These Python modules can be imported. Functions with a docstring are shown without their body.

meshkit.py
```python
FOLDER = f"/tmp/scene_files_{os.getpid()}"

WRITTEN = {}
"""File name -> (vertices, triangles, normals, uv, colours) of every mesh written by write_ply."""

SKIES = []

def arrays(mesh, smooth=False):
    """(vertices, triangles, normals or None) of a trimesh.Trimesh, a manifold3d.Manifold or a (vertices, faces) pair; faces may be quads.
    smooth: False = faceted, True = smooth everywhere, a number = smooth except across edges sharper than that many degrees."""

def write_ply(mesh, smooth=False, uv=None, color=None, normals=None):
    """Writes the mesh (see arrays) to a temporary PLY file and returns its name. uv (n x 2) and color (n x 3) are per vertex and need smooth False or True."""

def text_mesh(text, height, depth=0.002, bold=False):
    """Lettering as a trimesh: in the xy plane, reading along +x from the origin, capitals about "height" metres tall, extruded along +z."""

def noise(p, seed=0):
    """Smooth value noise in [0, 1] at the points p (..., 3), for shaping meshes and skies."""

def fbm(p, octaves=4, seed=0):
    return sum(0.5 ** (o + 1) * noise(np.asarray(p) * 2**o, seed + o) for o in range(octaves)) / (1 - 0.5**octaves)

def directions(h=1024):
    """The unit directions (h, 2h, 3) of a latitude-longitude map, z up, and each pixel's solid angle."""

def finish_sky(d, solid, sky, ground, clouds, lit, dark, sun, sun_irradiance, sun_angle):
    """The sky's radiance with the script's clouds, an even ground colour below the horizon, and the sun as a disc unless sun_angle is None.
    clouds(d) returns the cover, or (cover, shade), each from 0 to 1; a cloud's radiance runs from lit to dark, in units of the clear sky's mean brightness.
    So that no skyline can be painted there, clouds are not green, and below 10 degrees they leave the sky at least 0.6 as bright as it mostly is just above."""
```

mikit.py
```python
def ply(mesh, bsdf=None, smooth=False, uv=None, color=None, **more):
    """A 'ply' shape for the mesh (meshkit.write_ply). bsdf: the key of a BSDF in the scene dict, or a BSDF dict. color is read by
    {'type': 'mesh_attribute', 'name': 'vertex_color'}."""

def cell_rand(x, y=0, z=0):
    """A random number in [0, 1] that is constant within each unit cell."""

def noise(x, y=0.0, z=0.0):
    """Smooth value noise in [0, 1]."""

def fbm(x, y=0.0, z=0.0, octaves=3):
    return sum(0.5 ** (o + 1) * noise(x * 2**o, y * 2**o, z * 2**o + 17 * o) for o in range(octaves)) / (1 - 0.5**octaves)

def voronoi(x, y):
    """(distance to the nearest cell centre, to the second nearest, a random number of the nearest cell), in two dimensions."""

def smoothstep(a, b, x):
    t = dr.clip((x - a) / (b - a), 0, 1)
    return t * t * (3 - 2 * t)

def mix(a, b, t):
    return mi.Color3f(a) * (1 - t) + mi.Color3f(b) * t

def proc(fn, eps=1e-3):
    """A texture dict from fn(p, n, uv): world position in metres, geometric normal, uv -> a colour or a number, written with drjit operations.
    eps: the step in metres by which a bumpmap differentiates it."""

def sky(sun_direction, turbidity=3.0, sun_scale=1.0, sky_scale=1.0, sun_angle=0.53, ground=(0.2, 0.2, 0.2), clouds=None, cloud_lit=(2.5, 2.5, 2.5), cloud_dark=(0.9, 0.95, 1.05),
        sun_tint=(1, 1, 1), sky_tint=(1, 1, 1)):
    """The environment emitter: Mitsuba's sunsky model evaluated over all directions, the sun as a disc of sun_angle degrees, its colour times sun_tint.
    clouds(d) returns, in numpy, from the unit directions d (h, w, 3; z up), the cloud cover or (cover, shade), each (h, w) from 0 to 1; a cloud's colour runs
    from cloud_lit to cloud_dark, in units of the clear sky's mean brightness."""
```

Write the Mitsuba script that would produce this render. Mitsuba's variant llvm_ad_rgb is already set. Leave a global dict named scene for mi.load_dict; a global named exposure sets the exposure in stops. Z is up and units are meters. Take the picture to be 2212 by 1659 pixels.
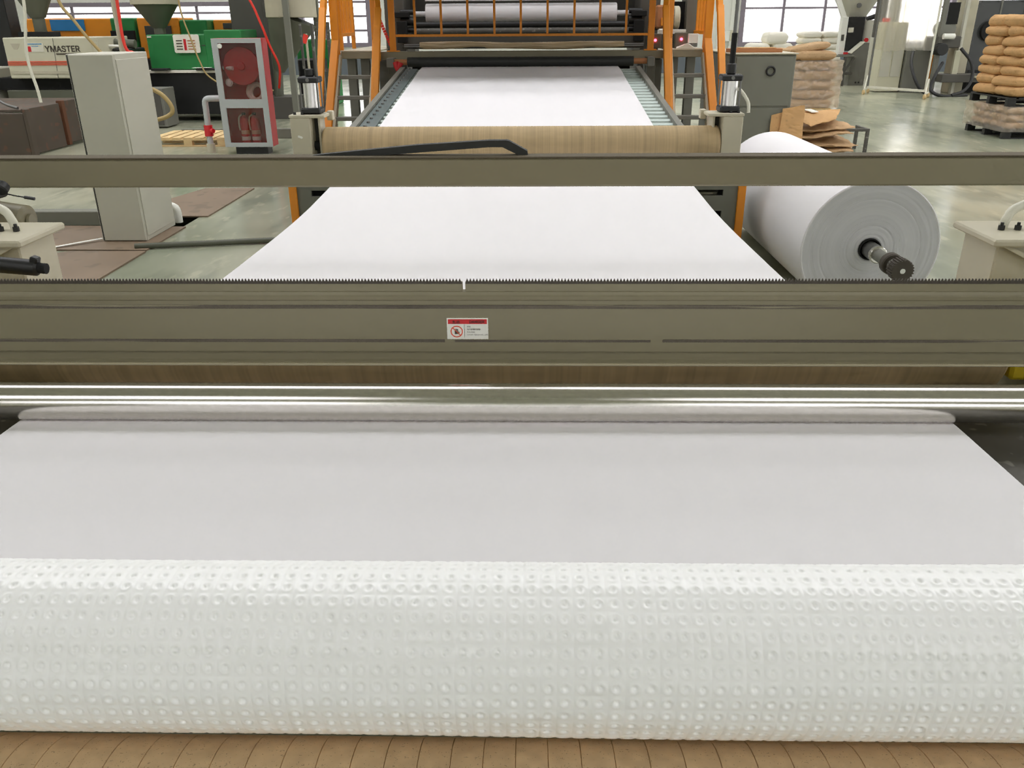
import math, random, glob
import numpy as np, trimesh, manifold3d as m3
import mitsuba as mi, drjit as dr
import mikit, meshkit
from mikit import proc, noise, fbm, smoothstep, mix, cell_rand
random.seed(7); np.random.seed(7)
scene = {'type': 'scene'}; labels = {}
TR = mi.ScalarTransform4f

# ---------------------------------------------------------------- camera, sky, exposure
CAM = np.array([0.11, 0.0, 1.6])
FWD = np.array([-0.0207031, 0.9162799, -0.4000031]); UP = np.array([-0.0024735, 0.4000407, 0.9164941])
scene['camera'] = {'type': 'perspective', 'fov': 63.4219, 'fov_axis': 'x', 'near_clip': 0.05, 'far_clip': 500.0,
                   'to_world': TR().look_at(origin=CAM.tolist(), target=(CAM + FWD).tolist(), up=UP.tolist())}
scene['sky'] = mikit.sky((0.35, 0.3, 0.89), turbidity=4.0, sun_scale=0.0, sky_scale=1.0, ground=(0.6, 0.6, 0.58),
                         clouds=lambda d: np.full(d.shape[:2], 1.0), cloud_lit=(2.27, 2.25, 2.3), cloud_dark=(2.1, 2.1, 2.1))
exposure = 3.48

# ---------------------------------------------------------------- helpers
def lin(c):
    c = np.asarray(c, float) / 255.0
    return [float(v) for v in np.where(c < 0.04045, c / 12.92, ((c + 0.055) / 1.055) ** 2.4)]

def rgb(c):
    return {'type': 'rgb', 'value': [float(v) for v in lin(c)]}

def mat(key, col, rough=0.5, metal=0.0, spec=0.5, two=True, tex=None, bump=None, **kw):
    b = {'type': 'principled', 'base_color': tex or rgb(col), 'roughness': float(rough), 'metallic': float(metal), 'specular': float(spec), **kw}
    if bump:
        b = {'type': 'bumpmap', 'nested_texture': bump[0], 'scale': bump[1], 'bsdf': b}
    scene[key] = {'type': 'twosided', 'bsdf': b} if two else b

def mottled(col, amt=0.12, scale=6.0, dark=(90, 85, 75), spots=0.0):
    a, d = lin(col), lin(dark)
    def fn(p, n, uv):
        v = fbm(p.x * scale, p.y * scale, p.z * scale, 2)
        k = dr.clip((v - 0.5) * 2.2, -1, 1) * amt
        c = mi.Color3f(*a) * (1 + k)
        if spots:
            s = smoothstep(0.66, 0.78, fbm(p.x * scale * 4 + 9, p.y * scale * 4, p.z * scale * 4, 2)) * spots
            c = mix(c, mi.Color3f(*d), s)
        return c
    return proc(fn)

_count = {}
def number(key):
    n = _count.get(key, -1) + 1; _count[key] = n
    return key if n == 0 else f'{key}_{n:03d}'

def thing(name, label, cat, group=None, kind=None):
    k = number(name); labels[k] = {'label': label}
    if cat: labels[k]['category'] = cat
    if group: labels[k]['group'] = group
    if kind: labels[k]['kind'] = kind
    return k

def part(parent, name, mesh, m, smooth=False, label=None, kind=None, tw=None):
    k = number(parent + '__' + name)
    d = dict(mesh) if isinstance(mesh, dict) else mikit.ply(mesh, m, smooth)
    if tw is not None: d['to_world'] = tw
    scene[k] = d
    if label or kind:
        labels[k] = {}
        if label: labels[k]['label'] = label
        if kind: labels[k]['kind'] = kind
    return k

def one(name, mesh, m, label, cat, smooth=False, group=None, kind=None, tw=None):
    k = thing(name, label, cat, group, kind)
    d = dict(mesh) if isinstance(mesh, dict) else mikit.ply(mesh, m, smooth)
    if tw is not None: d['to_world'] = tw
    scene[k] = d
    return k

def struct(name, mesh, m, smooth=False, label=None):
    scene[name] = mikit.ply(mesh, m, smooth); labels[name] = {'kind': 'structure'}
    if label: labels[name]['label'] = label
    return name

cat_ = trimesh.util.concatenate
def TM(v, f): return trimesh.Trimesh(np.asarray(v, float), np.asarray(f), process=False)

def bx(x0, x1, y0, y1, z0, z1, c=0.0):
    if c <= 0:
        b = trimesh.creation.box((x1 - x0, y1 - y0, z1 - z0)); b.apply_translation(((x0 + x1) / 2, (y0 + y1) / 2, (z0 + z1) / 2)); return b
    c = min(c, (x1 - x0) * .4, (y1 - y0) * .4, (z1 - z0) * .4); h = np.array([x1 - x0, y1 - y0, z1 - z0]) / 2; o = np.array([x0 + x1, y0 + y1, z0 + z1]) / 2
    pts = []
    for s in np.ndindex(2, 2, 2):
        sg = np.array(s) * 2 - 1
        for k in range(3):
            q = h - c; q[k] = h[k]; pts.append(o + sg * q)
    mm = m3.Manifold.hull_points(np.array(pts)).to_mesh()
    return TM(mm.vert_properties[:, :3], mm.tri_verts)

def frame(d):
    d = np.asarray(d, float); d = d / np.linalg.norm(d)
    a = np.cross(d, [0, 0, 1.0] if abs(d[2]) < .9 else [1.0, 0, 0]); a /= np.linalg.norm(a)
    return d, a, np.cross(d, a)

def lathe(p, d, prof, n=24):
    """prof: (distance along d, radius); ends are closed when the radius is 0"""
    d, a, b = frame(d); p = np.asarray(p, float); t = np.arange(n) * 2 * np.pi / n
    ring = np.cos(t)[:, None] * a + np.sin(t)[:, None] * b
    v = np.concatenate([p + d * s + ring * r for s, r in prof]); f = []
    i = np.arange(n); j = (i + 1) % n
    for k in range(len(prof) - 1):
        A, B = k * n, (k + 1) * n
        f.append(np.stack([A + i, A + j, B + j], 1)); f.append(np.stack([A + i, B + j, B + i], 1))
    m = TM(v, np.vstack(f)); m.fix_normals() if False else None
    return m

def cyl(p, q, r, n=20, r2=None, c=0.0):
    p, q = np.asarray(p, float), np.asarray(q, float); L = np.linalg.norm(q - p); r2 = r if r2 is None else r2
    prof = [(0, 0), (0, r - c), (c, r), (L - c, r2), (L, r2 - c), (L, 0)] if c > 0 else [(0, 0), (0, r), (L, r2), (L, 0)]
    return lathe(p, q - p, prof, n)

def tube(pts, r, n=8, sub=0):
    p = np.asarray(pts, float)
    if sub:
        t = np.linspace(0, len(p) - 1, sub); i = np.clip(t.astype(int), 0, len(p) - 2); u = (t - i)[:, None]
        P = np.vstack([2 * p[0] - p[1], p, 2 * p[-1] - p[-2]]); a, b, c, d = P[i], P[i + 1], P[i + 2], P[i + 3]
        p = .5 * (2 * b + (c - a) * u + (2 * a - 5 * b + 4 * c - d) * u ** 2 + (3 * b - a - 3 * c + d) * u ** 3)
    t = np.gradient(p, axis=0); t /= np.linalg.norm(t, axis=1, keepdims=True)
    a = np.cross(t[0], [0, 0, 1.0] if abs(t[0][2]) < .9 else [1.0, 0, 0]); a /= np.linalg.norm(a); A = []
    for k in range(len(p)):
        a = a - t[k] * (a @ t[k]); a /= np.linalg.norm(a); A.append(a)
    A = np.array(A); B = np.cross(t, A); th = np.arange(n) * 2 * np.pi / n
    v = (p[:, None] + r * (np.cos(th)[None, :, None] * A[:, None] + np.sin(th)[None, :, None] * B[:, None])).reshape(-1, 3)
    i, j = np.meshgrid(np.arange(len(p) - 1), np.arange(n), indexing='ij'); k = (j + 1) % n
    q = np.stack([i * n + j, i * n + k, (i + 1) * n + k, (i + 1) * n + j], -1).reshape(-1, 4)
    v = np.vstack([v, p[0], p[-1]]); c0, c1 = len(v) - 2, len(v) - 1; jj = np.arange(n); kk = (jj + 1) % n; last = (len(p) - 1) * n
    f = np.vstack([q[:, [0, 1, 2]], q[:, [0, 2, 3]], np.stack([np.full(n, c0), kk, jj], 1), np.stack([np.full(n, c1), last + jj, last + kk], 1)])
    return TM(v, f)

def prism(poly, a, b, axis='x'):
    """extrude a 2-D polygon between a and b along an axis; poly is (y,z) for x, (x,z) for y, (x,y) for z"""
    from shapely.geometry import Polygon
    g = poly if hasattr(poly, 'exterior') else Polygon(poly)
    m = trimesh.creation.extrude_polygon(g, b - a, engine='earcut'); v = m.vertices.copy(); v[:, 2] += a
    o = {'x': [2, 0, 1], 'y': [0, 2, 1], 'z': [0, 1, 2]}[axis]
    w = np.stack([v[:, o.index(0)], v[:, o.index(1)], v[:, o.index(2)]], 1) if axis != 'x' else np.stack([v[:, 2], v[:, 0], v[:, 1]], 1)
    f = m.faces if axis != 'y' else m.faces[:, ::-1]
    return TM(w, f)

def bar(p, q, w, t, up=(0, 0, 1), c=0.0):
    """rectangular bar from p to q: w across, t along 'up'"""
    p, q = np.asarray(p, float), np.asarray(q, float); d = q - p; L = np.linalg.norm(d); d /= L
    s = np.cross(d, up); s /= np.linalg.norm(s); u = np.cross(s, d)
    m = bx(-w / 2, w / 2, 0, L, -t / 2, t / 2, c); v = m.vertices
    return TM(p + v[:, :1] * s + v[:, 1:2] * d + v[:, 2:] * u, m.faces)

def turn(m, deg, at=(0, 0, 0), axis=(0, 0, 1)):
    m = m.copy(); m.apply_transform(trimesh.transformations.rotation_matrix(math.radians(deg), axis, at)); return m

def mv(m, x=0, y=0, z=0):
    m = m.copy(); m.apply_translation((x, y, z)); return m

def letters(text, h, depth=0.002, bold=False, cjk=False):
    if not cjk: return meshkit.text_mesh(text, h, depth, bold)
    try:
        from PIL import Image, ImageDraw, ImageFont
        from shapely import affinity, box, union_all
        font = ImageFont.truetype(glob.glob('/opt/blender-*/*/datafiles/fonts/Noto Sans CJK*.woff2')[0], 64)
        x0, y0, x1, y1 = font.getbbox(text, anchor='ls'); im = Image.new('L', (x1 - x0 + 8, y1 - y0 + 8))
        ImageDraw.Draw(im).text((4 - x0, 4 - y0), text, 255, font, anchor='ls')
        on = np.pad(np.asarray(im) > 127, ((0, 0), (1, 1))).astype(np.int8)
        rows, st = np.nonzero(np.diff(on, axis=1) == 1); en = np.nonzero(np.diff(on, axis=1) == -1)[1]
        g = union_all(box(st, -rows - 1, en, -rows)).buffer(.5).buffer(-.5).simplify(.6); s = h / 56.0
        g = affinity.affine_transform(g, [s, 0, 0, s, -4 * s, (4 - y0) * s])
        return cat_([trimesh.creation.extrude_polygon(q, depth, engine='earcut') for q in getattr(g, 'geoms', [g])])
    except Exception:
        return meshkit.text_mesh('NOTICE', h, depth)

def upright(m, x, y, z):
    """a mesh of the xy plane set upright, facing -y, its origin at (x, y, z)"""
    v = m.vertices; return TM(np.stack([v[:, 0] + x, y - v[:, 2], v[:, 1] + z], 1), m.faces)

# ---------------------------------------------------------------- materials
def floor_fn(p, n, uv):
    a = fbm(p.x * .55, p.y * .35, 2.0, 4); b = fbm(p.x * 3.1 + 5, p.y * 1.1, 7.0, 4); c = fbm(p.x * 14, p.y * 5, 3.0, 3)
    col = mix(lin((126, 131, 113)), lin((153, 153, 133)), smoothstep(.35, .65, a))
    col = mix(col, lin((88, 96, 82)), smoothstep(.5, .8, b) * .55)
    col = mix(col, lin((172, 168, 146)), smoothstep(.62, .82, c) * .35)
    return col
def floor_r(p, n, uv):
    return .1 + .2 * fbm(p.x * 1.7, p.y * 1.2, 4.0, 3)
mat('m_floor', 0, tex=proc(floor_fn)); scene['m_floor']['bsdf']['roughness'] = proc(floor_r); scene['m_floor']['bsdf']['specular'] = .65
mat('m_wall', (216, 217, 208), .7)
mat('m_skirt', (98, 106, 112), .6)
mat('m_ceil', (200, 200, 190), .8)
mat('m_winframe', (128, 120, 130), .6)
scene['m_tint'] = {'type': 'thindielectric', 'int_ior': 1.5, 'specular_transmittance': {'type': 'rgb', 'value': [.62, .52, .52]}}
scene['m_glass'] = {'type': 'thindielectric', 'int_ior': 1.5}
mat('m_sheet', (221, 219, 221), .55, spec=.4, bump=(proc(lambda p, n, uv: fbm(p.x * 9 + p.y * 4, p.y * 1.3, p.z * 3, 3) + .2 * noise(p.x * 160, p.y * 160, 0) + .12 * dr.sin(p.x * 305) * dr.sin(p.y * 305)), .0005))
mat('m_bubble', (249, 250, 250), .22, spec=.5, clearcoat=.5, clearcoat_gloss=.85)
def tan_fn(p, n, uv):
    s = noise(p.x * 38, 0.3, .5) * .5 + noise(p.x * 170, 0.1, .2) * .3 + fbm(p.x * 9, p.y * 30, p.z * 30) * .2
    return mix(lin((138, 120, 90)), lin((190, 166, 126)), s)
mat('m_tan', 0, .75, tex=proc(tan_fn))
def cork_fn(p, n, uv):
    s = fbm(p.x * 60, p.y * 60, p.z * 60, 3); g = fbm(p.x * 7, p.y * 7, p.z * 7)
    c = mix(lin((172, 146, 112)), lin((212, 184, 144)), .6 * s + .4 * g)
    return mix(c, lin((120, 98, 72)), smoothstep(.72, .8, fbm(p.x * 520, p.y * 520, p.z * 520, 2)) * .6)
mat('m_cork', 0, .8, tex=proc(cork_fn))
mat('m_groove', (70, 55, 40), .9)
mat('m_beige', 0, .42, tex=mottled((131, 125, 102), .06, 2.0))
mat('m_beige2', 0, .5, tex=mottled((176, 168, 142), .08, 4.0))
def tape_fn(p, n, uv):
    g = fbm(p.x * 5, 1.0, p.z * 40, 3); k = noise(p.x * 230, p.y * 230, p.z * 230)
    c = mix(lin((76, 70, 62)), lin((112, 104, 92)), g * .6 + k * .4)
    return mix(c, lin((140, 134, 112)), smoothstep(.56, .68, fbm(p.x * 2.2 + 3, 4.0, p.z * 90, 4)) * .85)
mat('m_strip', (92, 84, 68), .8)
mat('m_tape', 0, .8, tex=proc(tape_fn))
scene['m_chrome'] = {'type': 'twosided', 'bsdf': {'type': 'roughconductor', 'material': 'Al', 'alpha': .05, 'specular_reflectance': {'type': 'rgb', 'value': [.84, .82, .77]}}}
scene['m_alu'] = {'type': 'twosided', 'bsdf': {'type': 'roughconductor', 'material': 'Al', 'alpha': .16}}
mat('m_steel', (120, 120, 118), .4, metal=.8)
mat('m_darksteel', 0, .5, tex=mottled((84, 82, 76), .25, 9.0, (150, 148, 140), .5), metal=.2)
mat('m_black', (26, 27, 27), .45)
mat('m_blackmatt', (20, 21, 20), .85)
mat('m_teeth', (74, 68, 60), .5, metal=.3)
mat('m_orange', 0, .45, tex=mottled((226, 140, 32), .06, 5.0))
mat('m_yellow', (214, 186, 30), .5)
mat('m_cab', 0, .5, tex=mottled((188, 186, 172), .03, 3.0))
mat('m_seam', (70, 70, 64), .8)
mat('m_post', 0, .5, tex=mottled((184, 178, 156), .06, 6.0))
mat('m_frame', 0, .55, tex=mottled((112, 112, 104), .1, 4.0))
mat('m_dkgrey', (78, 76, 70), .6)
mat('m_greygreen', 0, .55, tex=mottled((112, 113, 102), .06, 3.0))
mat('m_rail', (84, 96, 96), .45)
mat('m_roller', (176, 188, 182), .35, metal=.3)
mat('m_cream', 0, .5, tex=mottled((196, 193, 170), .05, 3.0))
mat('m_ink', (62, 56, 46), .7)
mat('m_redpaint', (214, 84, 58), .6)
mat('m_green', 0, .45, tex=mottled((36, 122, 62), .08, 4.0))
mat('m_red', (196, 38, 44), .45)
mat('m_redbright', (230, 60, 46), .5)
mat('m_blue', (38, 120, 178), .5)
mat('m_white', (228, 228, 220), .5)
mat('m_brown', 0, .6, tex=mottled((74, 64, 54), .2, 3.0, (104, 64, 44), .5))
mat('m_rust', (92, 56, 34), .8)
mat('m_plate', 0, .6, tex=mottled((120, 103, 85), .14, 2.4, (92, 82, 68), .4))
mat('m_alufr', (178, 182, 182), .4, metal=.2)
mat('m_kraft', 0, .75, tex=mottled((194, 152, 102), .1, 9.0, (150, 112, 72), .35), bump=(proc(lambda p, n, uv: fbm(p.x * 26, p.y * 26, p.z * 34, 3)), .012))
mat('m_kraft2', 0, .75, tex=mottled((178, 146, 108), .12, 8.0, (140, 104, 70), .35), bump=(proc(lambda p, n, uv: fbm(p.x * 22, p.y * 22, p.z * 30, 3)), .014))
mat('m_kraftdull', 0, .75, tex=mottled((186, 164, 138), .1, 8.0, (150, 112, 92), .5), bump=(proc(lambda p, n, uv: fbm(p.x * 22, p.y * 22, p.z * 30, 3)), .014))
mat('m_whitebag', (232, 228, 214), .65)
mat('m_wood', 0, .75, tex=mottled((204, 178, 130), .14, 7.0))
mat('m_plank', (166, 112, 72), .7)
mat('m_greenfloor', (176, 188, 166), .5)
mat('m_pink', (206, 168, 140), .5)
mat('m_hose', (214, 212, 196), .35)
mat('m_cable', (168, 146, 96), .55)
mat('m_hopper', 0, .5, tex=mottled((88, 90, 76), .1, 3.0))
mat('m_hopper2', 0, .5, tex=mottled((178, 172, 150), .12, 4.0))
mat('m_screen', (58, 60, 60), .3)
mat('m_rubberdark', (40, 42, 40), .6)
def end_fn(p, n, uv):
    r = dr.sqrt(dr.square(p.x - 2.06) + dr.square(p.z - .395))
    k = noise(r * 260, .5, .5) * .5 + noise(r * 60, 1.5, .5) * .5
    c = mix(lin((208, 208, 210)), lin((188, 188, 192)), k)
    return mix(c, lin((150, 150, 152)), smoothstep(.985, .995, dr.maximum(noise(r * 34 + 5, 2.5, .5), dr.exp(-dr.square((r - .17) * 420)))) * .8)
mat('m_rollend', 0, .7, tex=proc(end_fn))
scene['m_plastic'] = {'type': 'principledthin', 'base_color': rgb((240, 236, 224)), 'roughness': .11, 'spec_trans': .8, 'eta': 1.45, 'diff_trans': .8}
scene['m_wrap'] = {'type': 'principledthin', 'base_color': rgb((240, 230, 216)), 'roughness': .1, 'spec_trans': .78, 'eta': 1.5, 'diff_trans': .6}
scene['m_led'] = {'type': 'diffuse', 'reflectance': rgb((255, 40, 50))}

# ---------------------------------------------------------------- the hall
X0, X1, Y0, Y1, HZ = -19.0, 20.0, -12.0, 30.0, 7.5
from shapely.geometry import Polygon, box as sbox
TX0, TX1, TY0, TY1 = -3.2, -2.88, 5.5, 8.7          # cable trench sunk in the floor, mostly under the brown plates
fl = prism(sbox(X0 - .3, Y0 - .3, X1 + .3, Y1 + .3).difference(sbox(TX0, TY0, TX1, TY1)), -.25, 0, 'z')
pit = cat_([bx(TX0 - .05, TX1 + .05, TY0 - .05, TY1 + .05, -.55, -.5), bx(TX0 - .05, TX0, TY0, TY1, -.5, -.25), bx(TX1, TX1 + .05, TY0, TY1, -.5, -.25), bx(TX0, TX1, TY0 - .05, TY0, -.5, -.25), bx(TX0, TX1, TY1, TY1 + .05, -.5, -.25)])
struct('floor', cat_([fl, pit]), 'm_floor')
# roof with open skylight panels in rows running across the hall
SKY = [(-4.9, 2.5, [(-15, -2.4), (2.2, 16)]), (6.7, 3.3, [(-17, -8.2), (-7.2, -.4), (.4, 8), (9, 18)]), (11.0, 1.7, [(-17, -8.2), (-7.2, 0), (1, 8), (9, 18)]), (16.0, 1.7, [(-17, -8.2), (-7.2, 0), (1, 8), (9, 18)]),
       (21.0, 1.7, [(-17, -8.2), (-7.2, 0), (1, 8), (9, 18)]), (26.0, 1.9, [(-17, -8.2), (-7.2, 0), (1, 8), (9, 18)])]
roof = sbox(X0 - .3, Y0 - .3, X1 + .3, Y1 + .3)
for c, w, segs in SKY:
    for a_, b_ in segs: roof = roof.difference(sbox(a_, c - w / 2, b_, c + w / 2))
struct('ceiling', prism(roof, HZ, HZ + .2, 'z'), 'm_ceil')

WIN = {  # far wall: x range, sill, head, bars
    'window_1': (-16.6, -9.6, 1.0, 2.2, [-15.2, -13.8, -12.4, -11.0], [1.45, 1.95]),
    'window_2': (-7.5, -5.25, .95, 4.2, [-6.75, -6.0], [1.38, 1.82, 2.25, 3.2]),
    'window_3': (7.1, 13.9, .9, 4.4, [8.45, 9.8, 11.15, 12.5], [1.98, 3.2]),
    'window_4': (14.4, 19.4, 1.96, 4.4, [16.3, 17.9], [2.1, 3.2])}
wp = sbox(X0 - .3, 0, X1 + .3, HZ)
for x0, x1, z0, z1, _, _ in WIN.values(): wp = wp.difference(sbox(x0, z0, x1, z1))
struct('wall_back', prism(wp, Y1, Y1 + .25, 'y'), 'm_wall')
ribs = [bx(x - .04, x + .04, Y1 - .035, Y1, .68, 5.0) for x in np.arange(-5.0, 7.0, .42)] + [bx(x - .04, x + .04, Y1 - .035, Y1, .68, 5.0) for x in np.arange(-9.4, -7.6, .42)]
part('wall_back', 'panel_rib', cat_(ribs), 'm_wall', kind='stuff')
struct('baseboard_back', bx(X0, X1, Y1 - .06, Y1, 0, .68), 'm_skirt')
for k, (x0, x1, z0, z1, vx, hz) in WIN.items():
    fr = [bx(x0 - .08, x0 + .07, Y1 - .05, Y1 + .2, z0 - .08, z1 + .08), bx(x1 - .07, x1 + .08, Y1 - .05, Y1 + .2, z0 - .08, z1 + .08),
          bx(x0, x1, Y1 - .05, Y1 + .2, z0 - .08, z0 + .05), bx(x0, x1, Y1 - .05, Y1 + .2, z1 - .05, z1 + .08)]
    struct(k, cat_(fr), 'm_winframe', label='far wall window with dark frame and bright panes')
    for x in vx: part(k, 'mullion', bx(x - .04, x + .04, Y1 + .06, Y1 + .12, z0, z1), 'm_winframe')
    for z in hz: part(k, 'transom', bx(x0, x1, Y1 + .05, Y1 + .13, z - .03, z + .03), 'm_winframe')
    xs, zs = [x0] + list(vx) + [x1], [z0] + list(hz) + [z1]
    for a, b in zip(xs, xs[1:]):
        for c, d in zip(zs, zs[1:]):
            part(k, 'pane', TM([(a + .03, Y1 + .09, c + .03), (b - .03, Y1 + .09, c + .03), (b - .03, Y1 + .09, d - .03), (a + .03, Y1 + .09, d - .03)], [(0, 1, 2), (0, 2, 3)]), 'm_glass')
# side walls with a high band of windows each, wall behind the photographer
for nm_, xa, xb in (('wall_left', X0 - .25, X0), ('wall_right', X1, X1 + .25)):
    g = sbox(Y0, 0, Y1, HZ)
    for yy in (np.arange(-8, 28, 6.0) if xa > 0 else []): g = g.difference(sbox(yy, 1.2, yy + 3.6, 4.4))
    struct(nm_, prism(g, xa, xb, 'x'), 'm_wall')
g = sbox(X0 - .3, 0, X1 + .3, HZ)
for xa, xb in ((-10, -3.4), (3.2, 10)): g = g.difference(sbox(xa, 3.6, xb, 5.8))
struct('wall_front', prism(g, Y0 - .25, Y0, 'y'), 'm_wall')

# ---------------------------------------------------------------- the white sheet running through the whole line
def smooth_path(P, n):
    from scipy.interpolate import PchipInterpolator
    P = np.array(P)[::-1] if P[0][0] > P[-1][0] else np.array(P)
    yy = np.linspace(P[0, 0], P[-1, 0], n); return np.stack([yy, PchipInterpolator(P[:, 0], P[:, 1])(yy)], 1)
path = smooth_path([(.93, .727), (1.05, .735), (1.3, .744), (1.6, .738), (1.77, .733), (1.92, .712), (2.08, .688), (2.4, .688), (3.1, .684), (4.1, .672), (5.0, .69), (5.72, .713), (6.2, .757), (6.9, .829), (8.0, .945), (9.0, 1.047), (9.85, 1.133), (10.25, 1.15)], 260)
nx = 44
xs = np.linspace(-1.105, 1.1, nx)
t = np.gradient(path, axis=0); t /= np.linalg.norm(t, axis=1, keepdims=True); nrm = np.stack([-t[:, 1], t[:, 0]], 1)
def sheet_surf(off):
    P = path + nrm * off
    V = np.zeros((len(P), nx, 3)); V[..., 0] = xs[None]; V[..., 1] = P[:, :1]; V[..., 2] = P[:, 1:]
    free = np.clip(np.minimum(path[:, 0] - 2.3, 5.5 - path[:, 0]), 0, 1)   # slack span between the two nips: the edges draw in a little
    V[..., 0] *= (1 - .012 * free)[:, None]
    V[..., 2] += (.0035 * free)[:, None] * np.sin(V[..., 0] * 7 + 1) * 1.0
    return V
top, bot = sheet_surf(.002), sheet_surf(-.002)
n0 = len(path); idx = np.arange(n0 * nx).reshape(n0, nx)
def grid_faces(ix): 
    a, b, c, d = ix[:-1, :-1], ix[:-1, 1:], ix[1:, 1:], ix[1:, :-1]
    return np.stack([a, b, c, d], -1).reshape(-1, 4)
qf = [grid_faces(idx), grid_faces(idx)[:, ::-1] + n0 * nx]
for edge in (idx[:, 0], idx[:, -1][::-1], idx[0][::-1], idx[-1]):
    qf.append(np.stack([edge[:-1], edge[1:], edge[1:] + n0 * nx, edge[:-1] + n0 * nx], 1))
qf = np.vstack(qf)
sheet = TM(np.vstack([top.reshape(-1, 3), bot.reshape(-1, 3)]), np.vstack([qf[:, [0, 1, 2]], qf[:, [0, 2, 3]]]))
one('plastic_sheet', sheet, 'm_sheet', 'wide continuous white plastic sheet running from the far calender to the bubble roll', 'plastic sheet', smooth=40)

# ---------------------------------------------------------------- bubble roll in the foreground
RC, RR = np.array([.874, .836]), .1105                     # axis (y, z), radius
ROWS = 34; PITCH = .0206; COLS = 108
def bubble_cell():
    """unit cell in (u, v, height): a pit, a raised ring round it and a flat square border"""
    seg = 16; a = (np.arange(seg) + .5) * 2 * np.pi / seg; a = np.arange(seg) * 2 * np.pi / seg
    rings = [(.08, -.0023), (.13, -.0018), (.175, -.0007), (.23, .0002), (.32, .0007), (.39, .0004), (.45, .0000)]
    v = [(0, 0, -.0024)]
    for r, h in rings: v += [(r * math.cos(t), r * math.sin(t), h) for t in a]
    for t in a:
        c, s = math.cos(t), math.sin(t); m = .5 / max(abs(c), abs(s)); v.append((c * m, s * m, -.0002))
    f = [(0, 1 + j, 1 + (j + 1) % seg) for j in range(seg)]
    for k in range(len(rings)):
        A, B = 1 + k * seg, 1 + (k + 1) * seg
        for j in range(seg):
            q = (j + 1) % seg; f += [(A + j, B + j, B + q), (A + j, B + q, A + q)]
    return np.array(v), np.array(f)
cv, cf = bubble_cell()
rng = np.random.default_rng(3)
dphi = 2 * np.pi / ROWS
LX0 = -COLS * PITCH / 2
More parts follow.
